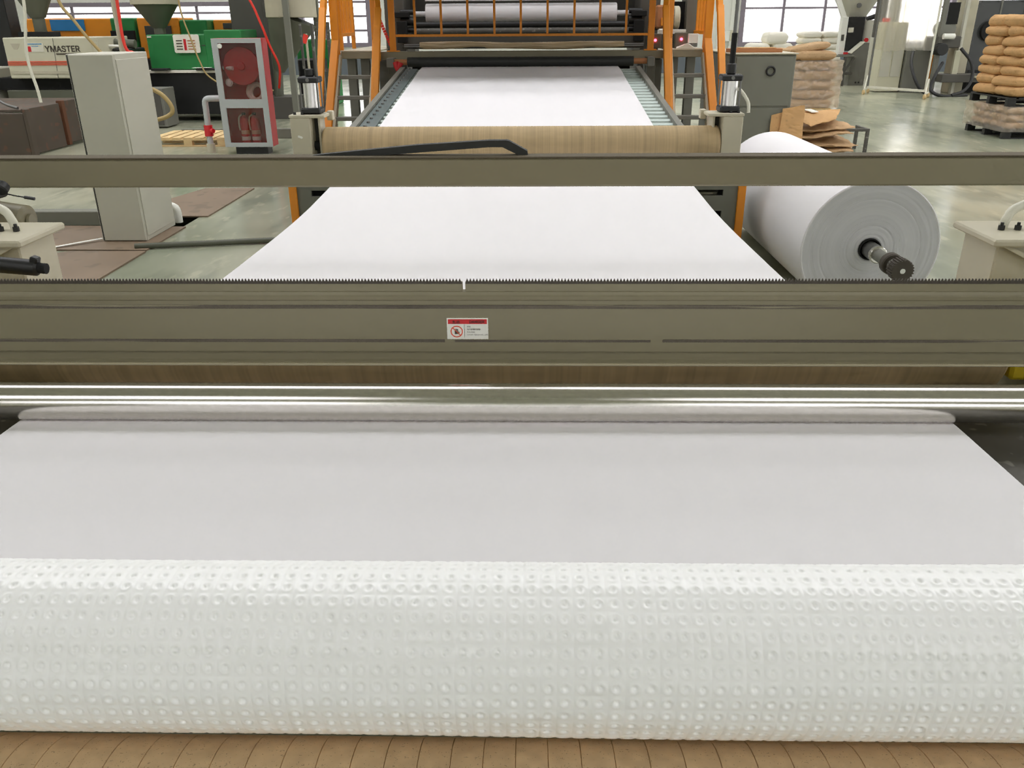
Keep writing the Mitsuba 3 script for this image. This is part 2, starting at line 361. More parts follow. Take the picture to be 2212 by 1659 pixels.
def roll_point(u, v, h):
    """u along x in metres, v in rows"""
    ph = v * dphi; r = RR + h
    w = .0011 * np.sin(u * 2.3 + v * .9) + .0006 * np.sin(u * 7.1 - v * 2.1)
    r = r + w - .0006 * (1 - np.cos(2 * np.pi * (v - .0))) * 0
    return np.stack([u, RC[0] + r * np.cos(ph), RC[1] + r * np.sin(ph)], -1)
V, F, base = [], [], 0
for row in range(ROWS):
    ang = math.degrees((row + .5) * dphi)
    seen = 55 < ang < 300
    for col in range(COLS):
        if seen:
            s = 1 + rng.uniform(-.1, .1); du, dv = rng.uniform(-.012, .012, 2)
            inner = cv.copy(); inner[:-16, 0] += du; inner[:-16, 1] += dv; inner[:-16, 2] *= s
            P = roll_point(LX0 + (col + .5 + inner[:, 0]) * PITCH, row + .5 + inner[:, 1], inner[:, 2])
            # outline flips with phi direction
            V.append(P); F.append(cf[:, ::-1] + base); base += len(P)
        else:
            e = np.array([(-.5, -.5), (.5, -.5), (.5, .5), (-.5, .5)])
            P = roll_point(LX0 + (col + .5 + e[:, 0]) * PITCH, row + .5 + e[:, 1], -.0002)
            V.append(P); F.append(np.array([(0, 2, 1), (0, 3, 2)]) + base); base += 4
film = TM(np.vstack(V), np.vstack(F))
R = thing('bubble_sheet_roll', 'large roll of translucent white dimpled bubble sheet in front of all the rollers', 'roll')
part(R, 'bubble_film', film, 'm_bubble', smooth=True)
XE = COLS * PITCH / 2
part(R, 'roll_end', cyl((-XE + .001, *RC), (-XE + .004, *RC), RR - .004, 40), 'm_sheet'); part(R, 'roll_end', cyl((XE - .004, *RC), (XE - .001, *RC), RR - .004, 40), 'm_sheet')
part(R, 'winding_shaft', cyl((-1.38, *RC), (1.38, *RC), .028, 24, c=.004), 'm_steel', smooth=35)

# front drive roller with a cork cover cut by fine grooves
DC, DR = (.762, .617), .1195
prof = [(0, 0), (0, DR - .004), (.004, DR)]; s = .03
grooves = []
while s < 2.37:
    prof += [(s, DR), (s + .0007, DR - .0022), (s + .0014, DR)]; grooves.append(s); s += .0435 + .002 * math.sin(s * 9)
prof += [(2.396, DR), (2.4, DR - .004), (2.4, 0)]
k = thing('drive_roller', 'tan cork covered winding roller with fine cut lines under the bubble roll', 'roller')
part(k, 'cover', lathe((-1.2, *DC), (1, 0, 0), prof, 96), 'm_cork', smooth=30)
part(k, 'shaft', cyl((-1.42, *DC), (1.42, *DC), .035, 24), 'm_steel', smooth=35)

# frame of the winder: side plates, dark steel deck, uprights, cross beam
for sx, w_ in ((-1, 'left of the sheet below the chrome roller'), (1, 'right of the sheet below the chrome roller')):
    W = thing('winder_frame', 'dirty dark steel winder deck %s' % w_, 'machine frame')
    part(W, 'side_plate', bx(min(sx * 1.425, sx * 1.465), max(sx * 1.425, sx * 1.465), .45, 2.5, 0, .74, .004), 'm_beige')
    part(W, 'deck_plate', bx(min(sx * 1.115, sx * 1.425), max(sx * 1.115, sx * 1.425), .95, 1.95, .672, .682, .002), 'm_darksteel', label='dirty dark steel deck plate')

# polished guide roller
k = thing('guide_roller', 'polished chrome guide roller lying across the white sheet', 'roller')
GC, GR = (1.772, .7795), .0445
part(k, 'chrome_tube', cyl((-1.40, *GC), (1.40, *GC), GR, 72, c=.003), 'm_chrome', smooth=40)
for sx in (-1, 1): part(k, 'journal', cyl((sx * 1.395, *GC), (sx * 1.425, *GC), .02, 20), 'm_steel', smooth=35)

# upper nip roller, tan rubber
k = thing('nip_roller', 'tan rubber press roller behind the beige cutter beam', 'roller')
NC, NR = (2.085, .806), .115
part(k, 'rubber_cover', cyl((-1.315, *NC), (1.335, *NC), NR, 64, c=.012), 'm_tan', smooth=35)
for sx in (-1, 1):
    part(k, 'shaft', cyl((sx * 1.32, *NC), (sx * 1.42, *NC), .03, 20), 'm_blackmatt', smooth=35)
    part(k, 'bearing_block', bx(min(sx * 1.355, sx * 1.42), max(sx * 1.355, sx * 1.42), 2.0, 2.17, .74, .88, .008), 'm_yellow', label='yellow bearing block')

# cutter beam: folded plate, blades and residue strips
CB = thing('cutter_beam', 'wide beige cutter beam topped by a saw toothed blade', 'cutter beam')
XL, XR = -1.62, 1.62
ctr = [(1.930, .8125), (1.930, .8185), (1.938, .822), (1.938, .8425), (1.930, .846), (1.930, .961), (1.933, .969), (1.933, .978), (1.928, .981), (1.926, .990), (1.929, .9935), (1.931, 1.0005), (1.936, 1.002),
       (1.94, 1.002), (1.955, 1.0), (1.955, .8125)]
part(CB, 'face_plate', prism(ctr, XL, XR, 'x'), 'm_beige')
part(CB, 'lower_lip', bx(XL, XR, 1.924, 1.955, .8085, .8145, .002), 'm_beige2')
for a, b in ((XL, -.052), (-.0455, XR)):
    part(CB, 'blade_holder', bx(a, b, 1.934, 1.944, .9975, 1.0245, .0012), 'm_beige')
    xs_ = np.arange(a + .001, b - .008, .0079)
    poly = [(a + .0005, 1.0205)]
    for x in xs_: poly += [(x, 1.0245), (x + .0034, 1.0328), (x + .0042, 1.0328), (x + .0076, 1.0245)]
    poly += [(b - .0005, 1.0245), (b - .0005, 1.0205)]
    tv = prism(poly, 1.9325, 1.9365, 'y')
    part(CB, 'toothed_blade', tv, 'm_teeth', label='dark saw toothed blade')
for z0, z1, a, b in ((.9585, .9675, XL, XR), (.871, .8785, XL, -.1), (.8715, .877, -.075, .41), (.8715, .8785, .44, XR)):
    part(CB, 'residue_strip', bx(a, b, 1.9285, 1.9305, z0, z1), 'm_tape', label='dark worn adhesive strip')
for sx in (-1, 1): part(CB, 'end_bracket', bx(min(sx * 1.47, sx * 1.50), max(sx * 1.47, sx * 1.50), 1.955, 2.0, .0, .95, .004), 'm_beige')
lb = part(CB, 'warning_label', bx(-.0935, .0085, 1.9285, 1.9302, .8795, .9345), 'm_white', label='white safety label with red band')
part(lb, 'red_band', bx(-.0905, .0055, 1.9278, 1.9286, .9195, .9315), 'm_red')
part(lb, 'band_text', upright(letters('危 险', .0075, .0006, cjk=True), -.08, 1.9276, .9212), 'm_black')
part(lb, 'band_text', upright(letters('DANGER', .0066, .0006, True), -.038, 1.9276, .9218), 'm_black')
ring = trimesh.creation.annulus(.0128, .0152, .0006, sections=40); part(lb, 'prohibition_sign', cat_([upright(ring, -.0695, 1.928, .8995), turn(bx(-.0835, -.0555, 1.9274, 1.928, .8985, .9005), 45, (-.0695, 1.9277, .8995), (0, 1, 0))]), 'm_redpaint')
hand = cat_([bx(-.0745, -.0655, 1.9281, 1.9285, .893, .9005)] + [bx(x, x + .0016, 1.9281, 1.9285, .9005, .9005 + h) for x, h in ((-.0745, .005), (-.0722, .0065), (-.0699, .006), (-.0676, .0048))] + [turn(bx(-.0655, -.0615, 1.9281, 1.9285, .895, .8968), -35, (-.0655, 1.928, .896), (0, 1, 0))])
part(lb, 'hand_symbol', hand, 'm_ink')
part(lb, 'divider', bx(-.0507, -.0498, 1.9281, 1.9285, .883, .918), 'm_ink')
for z, tx, h, cj in ((.9105, '危险', .0042, 1), (.9035, '请勿触摸旋转辊', .0042, 1), (.8965, 'ROLLING', .0032, 0), (.8895, 'DO NOT TOUCH ROLLERS', .003, 0)):
    part(lb, 'label_text', upright(letters(tx, h, .0004, False, bool(cj)), -.044, 1.9284, z), 'm_ink')

# beige posts beside the near nip
for sx, ox in ((-1, .07), (1, .0)):
    N = thing('press_post', 'beige press post with bolted top plate, %s' % ('next to the black air gun' if sx < 0 else 'right of the big white roll'), 'machine post')
    x0 = sx * 1.37 + ox
    def sb(a, b): return (min(x0 + sx * a, x0 + sx * b), max(x0 + sx * a, x0 + sx * b))
    part(N, 'column', bx(*sb(0, .10), 2.22, 2.40, 0, 1.045, .004), 'm_post')
    part(N, 'side_plate', bx(*sb(.1, .2), 2.26, 2.3, 0, 1.03, .004), 'm_post')
    part(N, 'top_plate', bx(*sb(-.03, .22), 2.18, 2.42, 1.045, 1.065, .005), 'm_post')
    part(N, 'brace', prism([(x0, 1.045), (x0 + sx * .02, 1.045), (x0 + sx * .22, .955), (x0 + sx * .22, .935)] if sx > 0 else [(x0, 1.045), (x0 + sx * .22, .935), (x0 + sx * .22, .955), (x0 + sx * .02, 1.045)], 2.195, 2.215, 'y'), 'm_post')
    for bxx in (.045, .09):
        part(N, 'bolt', cat_([cyl((x0 + sx * bxx, 2.3, 1.065), (x0 + sx * bxx, 2.3, 1.078), .0085, 6), cyl((x0 + sx * bxx, 2.3, 1.078), (x0 + sx * bxx, 2.3, 1.086), .0045, 10)]), 'm_black')
    part(N, 'air_hose', tube([(x0 + sx * .065, 2.33, 1.065), (x0 + sx * .07, 2.33, 1.09), (x0 + sx * .10, 2.34, 1.12), (x0 + sx * .2, 2.35, 1.14), (x0 + sx * .42, 2.35, 1.1)], .0125, 10, 24), 'm_hose', smooth=60, label='milky air hose')
    part(N, 'hose_fitting', bx(x0 + sx * .16 - .015, x0 + sx * .16 + .015, 2.25, 2.29, 1.065, 1.09, .004), 'm_black')

# air regulator at the left edge
A = thing('air_regulator', 'black air regulator with clear bowl and bent wire at the left edge', 'air regulator')
part(A, 'body', bx(-1.60, -1.505, 2.5, 2.56, 1.115, 1.15, .006), 'm_black')
part(A, 'knob', cyl((-1.50, 2.51, 1.14), (-1.50, 2.535, 1.155), .021, 16, c=.004), 'm_black', smooth=35)
part(A, 'bowl', cyl((-1.555, 2.53, 1.06), (-1.555, 2.53, 1.115), .022, 16, c=.006), 'm_steel', smooth=35)
part(A, 'wire', tube([(-1.505, 2.53, 1.13), (-1.47, 2.53, 1.122), (-1.43, 2.53, 1.115)], .002, 6), 'm_black')
part(A, 'wire_tip', cyl((-1.44, 2.53, 1.117), (-1.41, 2.53, 1.112), .005, 8), 'm_black')
part(A, 'bracket', bx(-1.66, -1.60, 2.5, 2.56, 0, 1.15, .004), 'm_post')
one('air_cylinder', cat_([cyl((-1.62, 2.62, 1.045), (-1.485, 2.6, 1.03), .047, 28, c=.01), cyl((-1.485, 2.6, 1.03), (-1.475, 2.6, 1.03), .02, 20), bx(-1.60, -1.55, 2.6, 2.64, 0, 1.02, .004)]), 'm_beige', 'olive beige drum shaped air tank below the black air regulator', 'air tank', smooth=35)
G = thing('air_gun', 'black hand held air gun lying behind the saw blade at the left edge', 'air gun')
part(G, 'grip', cyl((-1.31, 2.12, 1.018), (-1.195, 2.12, 1.008), .0215, 20, c=.006), 'm_black', smooth=35)
part(G, 'nozzle', cyl((-1.195, 2.12, 1.008), (-1.175, 2.12, 1.006), .014, 16), 'm_blackmatt', smooth=35)
part(G, 'trigger', turn(bx(-1.215, -1.195, 2.108, 2.132, 1.02, 1.04, .003), 20, (-1.205, 2.12, 1.02), (0, 1, 0)), 'm_black')
part(G, 'hose', tube([(-1.31, 2.12, 1.018), (-1.35, 2.12, 1.015), (-1.42, 2.13, .99), (-1.52, 2.14, .94)], .013, 10, 20), 'm_black', smooth=60)

# cross beam over the sheet with the bent black bar on it
k = thing('cross_beam', 'long grey beige box beam spanning the whole width above the sheet', 'beam')
part(k, 'beam', bx(-2.6, 2.6, 2.7, 2.78, 1.114, 1.204, .006), 'm_beige')
part(k, 'top_strip', bx(-2.6, 2.6, 2.698, 2.77, 1.204, 1.209, .001), 'm_strip', label='dark rubber strip along the top edge')
for sx in (-1, 1): part(k, 'beam_post', bx(min(sx * 2.5, sx * 2.58), max(sx * 2.5, sx * 2.58), 2.7, 2.78, 0, 1.114, .005), 'm_beige')
B1, B2, B3 = (-.62, 2.765, 1.205), (.045, 2.775, 1.262), (.098, 2.76, 1.211)
k = thing('bent_bar', 'flat black bent bar lying along the top of the long beam', 'bar')
poly = [(-.63, 1.2045), (-.56, 1.213), (-.25, 1.241), (-.02, 1.2545), (.036, 1.2545), (.0445, 1.2525), (.102, 1.2215), (.1045, 1.2045), (.073, 1.2045), (.0705, 1.2105), (.022, 1.2335), (-.02, 1.2335), (-.25, 1.2175), (-.42, 1.2045)]
part(k, 'bar', prism(poly, 2.735, 2.765, 'y'), 'm_rubberdark')

# ---------------------------------------------------------------- haul-off nip in the middle distance
NC2 = (5.76, .842)
k = thing('nip_roller', 'tan rubber press roller between two beige posts beyond the long beam', 'roller')
part(k, 'rubber_cover', cyl((-1.27, *NC2), (1.365, *NC2), .122, 64, c=.012), 'm_tan', smooth=35)
for sx, e in ((-1, -1.27), (1, 1.365)): part(k, 'shaft', cyl((e, *NC2), (e + sx * .12, *NC2), .03, 20), 'm_blackmatt', smooth=35)
HO = thing('haul_off_frame', 'grey green slotted steel frame with orange corner strips under the middle press roller', 'machine frame')
for sx in (-1, 1):
    o = .04 if sx > 0 else 0.0
    def sb(a, b): return (min(sx * a, sx * b) + o, max(sx * a, sx * b) + o)
    g = Polygon([(sb(1.0, 1.5)[0], 0), (sb(1.0, 1.5)[1], 0), (sb(1.0, 1.5)[1], .66), (sb(1.0, 1.5)[0], .66)])
    for z0, z1 in ((.53, .57), (.27, .43), (.06, .2)): g = g.difference(sbox(*(sb(1.05, 1.36)[0], z0, sb(1.05, 1.36)[1], z1)))
    part(HO, 'front_plate', prism(g, 5.6, 5.62, 'y'), 'm_greygreen')
    part(HO, 'corner_strip', bx(*sb(1.455, 1.505), 5.575, 5.599, 0, .66, .003), 'm_orange', label='orange corner strip')
    part(HO, 'side_plate', bx(*sb(1.47, 1.5), 5.62, 6.0, 0, .66), 'm_greygreen')
    part(HO, 'inner_box', bx(*sb(1.0, 1.45), 5.9, 5.98, 0, .64), 'm_blackmatt')
part(HO, 'lower_roller', cyl((-1.28, 5.78, .592), (1.38, 5.78, .592), .118, 48), 'm_chrome', smooth=35)
for sx in (-1, 1):
    o = .03 if sx > 0 else 0.0
    def sb(a, b): return (min(sx * a, sx * b) + o, max(sx * a, sx * b) + o)
    N = thing('press_post', 'beige post at the %s end of the tan roller, under an air cylinder' % ('fire cabinet' if sx < 0 else 'white roll'), 'machine post')
    part(N, 'column', bx(*sb(1.34, 1.47), 5.66, 5.8, .66, 1.03, .004), 'm_post')
    part(N, 'inner_guide', bx(*sb(1.285, 1.30), 5.72, 5.86, .66, 1.03, .003), 'm_post')
    part(N, 'slot', bx(*sb(1.30, 1.34), 5.79, 5.8, .66, 1.03), 'm_seam')
    part(N, 'top_plate', bx(*sb(1.24, 1.475), 5.66, 5.86, 1.03, 1.05, .004), 'm_post')
    part(N, 'end_ear', bx(*sb(1.22, 1.26), 5.82, 5.88, 1.0, 1.06, .005), 'm_post')
    if sx < 0: part(N, 'badge', turn(bx(-1.425, -1.395, 5.652, 5.66, .905, .918), 20, (-1.41, 5.66, .91), (0, 1, 0)), 'm_white', label='small pale oval badge')
    for q in (1.39, 1.44): part(N, 'bolt', cyl((sx * q + o, 5.69, 1.05), (sx * q + o, 5.69, 1.065), .01, 6), 'm_black')
    C = thing('air_cylinder', 'clear air cylinder with black end caps on the %s' % ('post near the fire cabinet' if sx < 0 else 'post before the grey control cabinet'), 'pneumatic cylinder')
    cx_ = sx * (1.335 if sx < 0 else 1.385) + o
    cy_ = 5.76
    part(C, 'lower_cap', bx(cx_ - .065, cx_ + .065, cy_ - .065, cy_ + .065, 1.052, 1.09, .008), 'm_black')
    part(C, 'upper_cap', bx(cx_ - .067, cx_ + .067, cy_ - .067, cy_ + .067, 1.245, 1.283, .008), 'm_black')
    part(C, 'barrel', cyl((cx_, cy_, 1.09), (cx_, cy_, 1.245), .05, 32), 'm_alu', smooth=35, label='bright metal barrel')
    for a in (-1, 1):
        for b in (-1, 1): part(C, 'tie_rod', cyl((cx_ + a * .055, cy_ + b * .055, 1.09), (cx_ + a * .055, cy_ + b * .055, 1.245), .006, 8), 'm_steel', smooth=35)
    part(C, 'port_screw', cyl((cx_, cy_ - .067, 1.264), (cx_, cy_ - .075, 1.264), .012, 12), 'm_steel')
    if sx > 0:
        part(C, 'gland', cyl((cx_, cy_, 1.283), (cx_, cy_, 1.35), .03, 20, c=.006), 'm_black', smooth=35)
        part(C, 'piston_rod', cyl((cx_, cy_, 1.35), (cx_, cy_, 1.53), .018, 16), 'm_blackmatt', smooth=35)
        part(C, 'rod_extension', cyl((cx_, cy_, 1.53), (cx_, cy_, 2.1), .012, 12), 'm_steel', smooth=35)
        part(C, 'air_hose', tube([(cx_ + .05, cy_ - .03, 1.2), (cx_ + .085, cy_ - .05, 1.16), (cx_ + .115, cy_ - .06, 1.11), (cx_ + .12, cy_ - .07, 1.05)], .011, 10, 20), 'm_hose', smooth=60)
    else:
        part(C, 'gland', cyl((cx_, cy_, 1.283), (cx_, cy_, 1.33), .03, 20, c=.006), 'm_black', smooth=35)
        part(C, 'guide_rod', cyl((cx_ - .03, cy_, 1.33), (cx_ - .03, cy_, 1.60), .009, 12), 'm_darksteel', smooth=35)
        part(C, 'guide_rod', cyl((cx_ + .045, cy_, 1.283), (cx_ + .045, cy_, 1.60), .012, 12), 'm_darksteel', smooth=35)

# roller conveyor rising to the calender
def zc(y): return .757 + (y - 6.2) * (1.133 - .757) / (9.85 - 6.2)
CV = thing('roller_conveyor', 'rising roller conveyor with dark side rails carrying the far end of the white sheet', 'conveyor')
for sx in (-1, 1):
    part(CV, 'side_rail', bar((sx * 1.30, 6.05, zc(6.05) - .02), (sx * 1.30, 9.8, zc(9.8) - .02), .05, .09), 'm_frame')
    if sx < 0: part(CV, 'roller_guard', bar((-1.20, 6.05, zc(6.05) + .0), (-1.20, 9.8, zc(9.8) + .0), .13, .012), 'm_rail', label='dark blue grey cover strip')
    for yy in (6.4, 8.0, 9.5): part(CV, 'leg', bx(min(sx * 1.28, sx * 1.33), max(sx * 1.28, sx * 1.33), yy - .03, yy + .03, 0, zc(yy) - .06), 'm_frame')
roll_ply = mikit.ply(cyl((-1.275, 0, 0), (1.275, 0, 0), .034, 20), 'm_roller', 35)
bolt_ply = mikit.ply(cyl((0, 0, 0), (0, 0, .012), .014, 6), 'm_steel')
for yy in np.arange(6.15, 9.8, .152):
    part(CV, 'roller', roll_ply, None, tw=TR().translate([0, float(yy), float(zc(yy) - .037)]))
    part(CV, 'bolt', bolt_ply, None, tw=TR().translate([-1.215, float(yy), float(zc(yy) + .005)]))

# ---------------------------------------------------------------- calender with its platform
PF = thing('calender_platform', 'grey beige steel platform in front of the far calender', 'platform')
part(PF, 'front_beam', bx(-1.62, 1.66, 10.15, 10.3, 1.215, 1.3, .005), 'm_beige')
for a, b in ((-2.06, -1.64), (1.68, 2.1)): part(PF, 'side_beam', bx(a, b, 10.2, 10.32, 1.225, 1.3, .005), 'm_beige'); part(PF, 'walkway', bx(a, b, 10.2, 12.4, 1.3, 1.312), 'm_post')
part(PF, 'deck', bx(-1.62, 1.66, 10.3, 10.7, 1.27, 1.29), 'm_frame')
for x in (-1.98, -1.82, -1.5, 1.52, 1.78, 1.98):
    part(PF, 'column', bx(x - .05, x + .05, 10.35, 10.45, 0, 1.225, .004), 'm_frame')
CA = thing('calender', 'dark grey multi roll calender behind the orange railing', 'calender')
for sx, xa in ((-1, -1.66), (1, 1.44)):
    part(CA, 'side_frame', bx(xa, xa + .24, 11.0, 12.3, 0, 3.4, .01), 'm_dkgrey')
    part(CA, 'side_frame', bx(xa - .02 if sx < 0 else xa + .02, (xa - .02 if sx < 0 else xa + .02) + .2, 10.45, 10.62, 0, 1.2, .01), 'm_frame')
part(CA, 'lower_roller', cyl((-1.27, 10.0, 1.195), (1.27, 10.0, 1.195), .052, 32), 'm_rubberdark', smooth=35, label='dark rubber roller above the sheet end')
for sx in (-1, 1): part(CA, 'roller_journal', cyl((sx * 1.27, 10.0, 1.195), (sx * 1.44, 10.0, 1.195), .03, 20), 'm_plank', smooth=35, label='rusty orange journal'); part(CA, 'roller_arm', bx(min(sx * 1.42, sx * 1.5), max(sx * 1.42, sx * 1.5), 9.93, 10.4, 1.14, 1.24, .006), 'm_frame')
part(CA, 'added_shade_hood', cat_([bx(-1.75, 1.75, 8.75, 10.3, 2.02, 2.06), bx(-1.75, 1.75, 8.75, 8.78, 1.86, 2.06), prism([(9.0, 2.06), (10.2, 2.06), (9.9, 2.9), (9.4, 2.9)], -1.0, 1.0, 'x'), bx(-.2, .2, 9.45, 9.85, 2.9, 4.2)]), 'm_dkgrey')  # unseen hood, added above the view to shade the far end of the sheet
part(CA, 'black_roller', cyl((-1.3, 10.98, 1.575), (1.3, 10.98, 1.575), .035, 24), 'm_black', smooth=35)
part(CA, 'steel_roller', cyl((-1.3, 10.95, 1.5), (1.3, 10.95, 1.5), .042, 32), 'm_darksteel', smooth=35)
part(CA, 'cross_member', bx(-1.45, 1.5, 10.9, 11.0, 1.33, 1.45, .006), 'm_dkgrey')
part(CA, 'upper_cross_member', bx(-1.45, 1.5, 11.6, 11.75, 1.3, 2.4), 'm_dkgrey')
for z in (1.52, 1.62, 1.72):
    for sx in (-1, 1): part(CA, 'bearing', cyl((sx * 1.3, 10.98, z), (sx * 1.46, 10.98, z), .03 if z != 1.62 else .05, 16), 'm_black', smooth=35)
for xa in (-1.5, 1.36): part(CA, 'bracket', bx(xa, xa + .12, 10.85, 10.95, 1.38, 1.62, .006), 'm_blackmatt'); part(CA, 'slide_block', bx(xa - .03, xa + .15, 10.9, 11.0, 1.66, 1.72, .006), 'm_blackmatt')
part(CA, 'lower_panel', bx(-1.3, 1.3, 10.6, 10.64, .3, 1.12), 'm_blackmatt')
one('fabric_roll', cat_([cyl((-1.165, 11.12, 1.7), (1.165, 11.12, 1.7), .115, 40, c=.006), cyl((-1.4, 11.12, 1.7), (1.4, 11.12, 1.7), .03, 16)]), 'm_sheet', 'white material roll behind the orange railing of the calender', 'roll', smooth=35)
one('upper_web', bx(-1.16, 1.16, 11.0, 11.006, 1.84, 2.9), 'm_sheet', 'white sheet hanging down to the roll behind the orange railing', 'plastic sheet')
k = thing('wrapped_tube', 'shiny tan tube loosely wrapped in film lying on the calender platform', 'tube')
n_, m_ = 90, 20
u = np.linspace(0, 1, n_); a_ = np.arange(m_) * 2 * np.pi / m_
X_ = -1.15 + 2.33 * u
Rr = .036 + .006 * np.sin(u[:, None] * 23 + 2 * np.cos(a_)[None]) * np.sin(a_ * 2)[None] + .004 * np.sin(u * 11)[:, None]
vv = np.stack([np.repeat(X_[:, None], m_, 1), 10.22 + Rr * np.cos(a_), 1.36 + .006 * np.sin(u * 8)[:, None] + Rr * np.sin(a_)], -1).reshape(-1, 3)
i_, j_ = np.meshgrid(np.arange(n_ - 1), np.arange(m_), indexing='ij'); k_ = (j_ + 1) % m_
q_ = np.stack([i_ * m_ + j_, i_ * m_ + k_, (i_ + 1) * m_ + k_, (i_ + 1) * m_ + j_], -1).reshape(-1, 4)
mat('m_film', (190, 168, 132), .25, clearcoat=.6)
part(k, 'wrapping', TM(vv, np.vstack([q_[:, [0, 1, 2]], q_[:, [0, 2, 3]]])), 'm_film', smooth=True)
part(k, 'core', cyl((-1.33, 10.22, 1.352), (1.4, 10.22, 1.352), .026, 20), 'm_steel', smooth=35)
for x in (-1.25, 1.32): part(k, 'rest_block', bx(x - .04, x + .04, 10.19, 10.26, 1.3, 1.328), 'm_frame')

# orange railing across the platform
RL = thing('orange_railing', 'orange safety railing with thin upright bars along the platform front', 'railing')
for x in (-1.452, 1.475):
    part(RL, 'post', bx(x - .035, x + .035, 10.16, 10.2, 1.31, 2.4, .004), 'm_orange')
    part(RL, 'foot_plate', bx(x - .07, x + .07, 10.15, 10.23, 1.3, 1.312), 'm_orange')
part(RL, 'bottom_rail', bx(-1.42, 1.44, 10.165, 10.195, 1.455, 1.482, .003), 'm_orange'); part(RL, 'top_rail', bx(-1.49, 1.51, 10.16, 10.2, 2.36, 2.4, .003), 'm_orange')
bar_ply = mikit.ply(bx(-.0125, .0125, 10.17, 10.19, 1.482, 2.36), 'm_orange')
for x in (-1.19, -.893, -.593, -.292, .006, .306, .607, .894, 1.19): part(RL, 'upright_bar', bar_ply, None, tw=TR().translate([x, 0, 0]))

# ladders with orange handrails
def ladder(xl, xr, where):
    L = thing('ladder', 'grey steel ladder with orange handrails %s' % where, 'ladder')
    lo, hi = np.array([9.12, 0.0]), np.array([10.13, 1.25])
    for x in (xl, xr):
        part(L, 'stringer', bar((x, lo[0], lo[1]), (x, hi[0], hi[1]), .035, .09, c=.004), 'm_post')
    for i in range(1, 6):
        p = lo + (hi - lo) * (i / 6.0)
        part(L, 'rung', bx(xl + .01, xr - .01, p[0] - .05, p[0] + .05, p[1] - .02, p[1] + .02, .004), 'm_frame')
    for s, x in ((-1, xl), (1, xr)):
        xo = x + s * .035
        part(L, 'handrail', bar((xo + s * .03, 9.42, .42), (xo, 10.16, 1.45), .085, .06, c=.004), 'm_orange')
        part(L, 'handrail', bar((xo + s * .0, 10.12, 1.2), (xo + s * .0, 10.16, 2.3), .085, .045, up=(0, 1, 0), c=.004), 'm_orange')
        part(L, 'handrail', bar((xo + s * .07, 9.15, .35), (xo + s * .075, 9.95, 1.75), .07, .06, c=.004), 'm_orange')
        part(L, 'rail_brace', bar((xo + s * .075, 9.95, 1.7), (xo + s * .03, 10.16, 2.3), .06, .06, c=.004), 'm_orange')
        part(L, 'clamp', bx(xo - .03, xo + .03, 10.06, 10.12, 1.12, 1.15, .004), 'm_seam')
ladder(-2.06, -1.67, 'on the fire cabinet side of the platform')
ladder(1.70, 2.07, 'on the control cabinet side of the platform')
def side_rail(x, where):
    S = thing('orange_railing', 'orange barred side railing %s' % where, 'railing')
    for yy in (10.36, 11.1): part(S, 'post', bx(x - .02, x + .02, yy - .03, yy + .03, 1.312, 2.4, .004), 'm_orange')
    part(S, 'bottom_rail', bx(x - .02, x + .02, 10.33, 11.13, 1.46, 1.5, .004), 'm_orange'); part(S, 'top_rail', bx(x - .02, x + .02, 10.33, 11.13, 2.36, 2.4, .004), 'm_orange')
    for yy in (10.54, 10.72, 10.9): part(S, 'upright_bar', bx(x - .015, x + .015, yy - .025, yy + .025, 1.5, 2.36), 'm_orange')
side_rail(-2.08, 'above the ladder near the fire cabinet')
side_rail(2.12, 'above the ladder near the grey control cabinet')

# small things on the calender
one('warning_tape', cat_([turn(bx(-1.6 + .012 * i, -1.565 + .012 * i, 10.42, 10.424, 1.36 + .033 * i, 1.36 + .033 * i + .026), 25, (-1.58, 10.42, 1.36 + .033 * i), (0, 1, 0)) for i in range(13)]).apply_transform(trimesh.transformations.reflection_matrix([-1.55, 0, 0], [1, 0, 0])), 'm_redbright', 'spiral of red and white warning tape hanging beside the platform', 'tape')
one('red_cloth', cat_([turn(cyl((-1.38, 9.95, 1.11), (-1.38, 9.96, 1.2), .02, 12, r2=.035), a, (-1.38, 9.95, 1.11), (0, 1, 0)) for a in (-22, 22)]), 'm_red', 'red rag tied to the calender left of the dark roller', 'rag', smooth=40)
k = thing('drive_motor', 'brown motor with pale pulley wheel behind the right ladder rail', 'motor')
part(k, 'housing', bx(1.62, 1.8, 10.9, 11.2, 1.52, 1.78, .02), 'm_plank'); part(k, 'terminal_box', bx(1.68, 1.77, 10.85, 10.9, 1.55, 1.64, .006), 'm_orange')
part(k, 'pulley', cyl((1.84, 11.0, 1.64), (1.91, 11.0, 1.64), .13, 32, c=.01), 'm_cream', smooth=35); part(k, 'backplate', bx(1.8, 2.0, 11.15, 11.2, 1.45, 1.82), 'm_blackmatt')
part(k, 'mount', bx(1.6, 1.95, 10.9, 11.2, 1.312, 1.5), 'm_dkgrey')
one('machine_box', bx(2.0, 2.16, 11.0, 11.4, 1.312, 2.2, .006), 'm_frame', 'tall dark grey box beside the pale pulley wheel', 'control box')
one('white_tray', bx(1.62, 1.93, 10.55, 10.7, 1.462, 1.512, .004), 'm_white', 'small white tray under the pale pulley wheel', 'tray')
one('tray_stand', bx(1.62, 1.93, 10.56, 10.7, 1.312, 1.462), 'm_dkgrey', 'dark grey block under the small white tray', 'block')
for x, z, w in ((1.86, 1.41, 'beside the right ladder'), (1.56, 1.40, 'on the platform right of the tan tube')):
    k = thing('control_box', 'dark green control box with a red lamp %s' % w, 'control box')
    part(k, 'case', bx(x - .07, x + .07, 10.42, 10.5, 1.312, z + .07, .005), 'm_hopper')
    part(k, 'lamp', cyl((x, 10.42, z), (x, 10.405, z), .016, 14), 'm_led')
    scene[k + '__lamp']['emitter'] = {'type': 'area', 'radiance': {'type': 'rgb', 'value': [1.3, .05, .09]}}
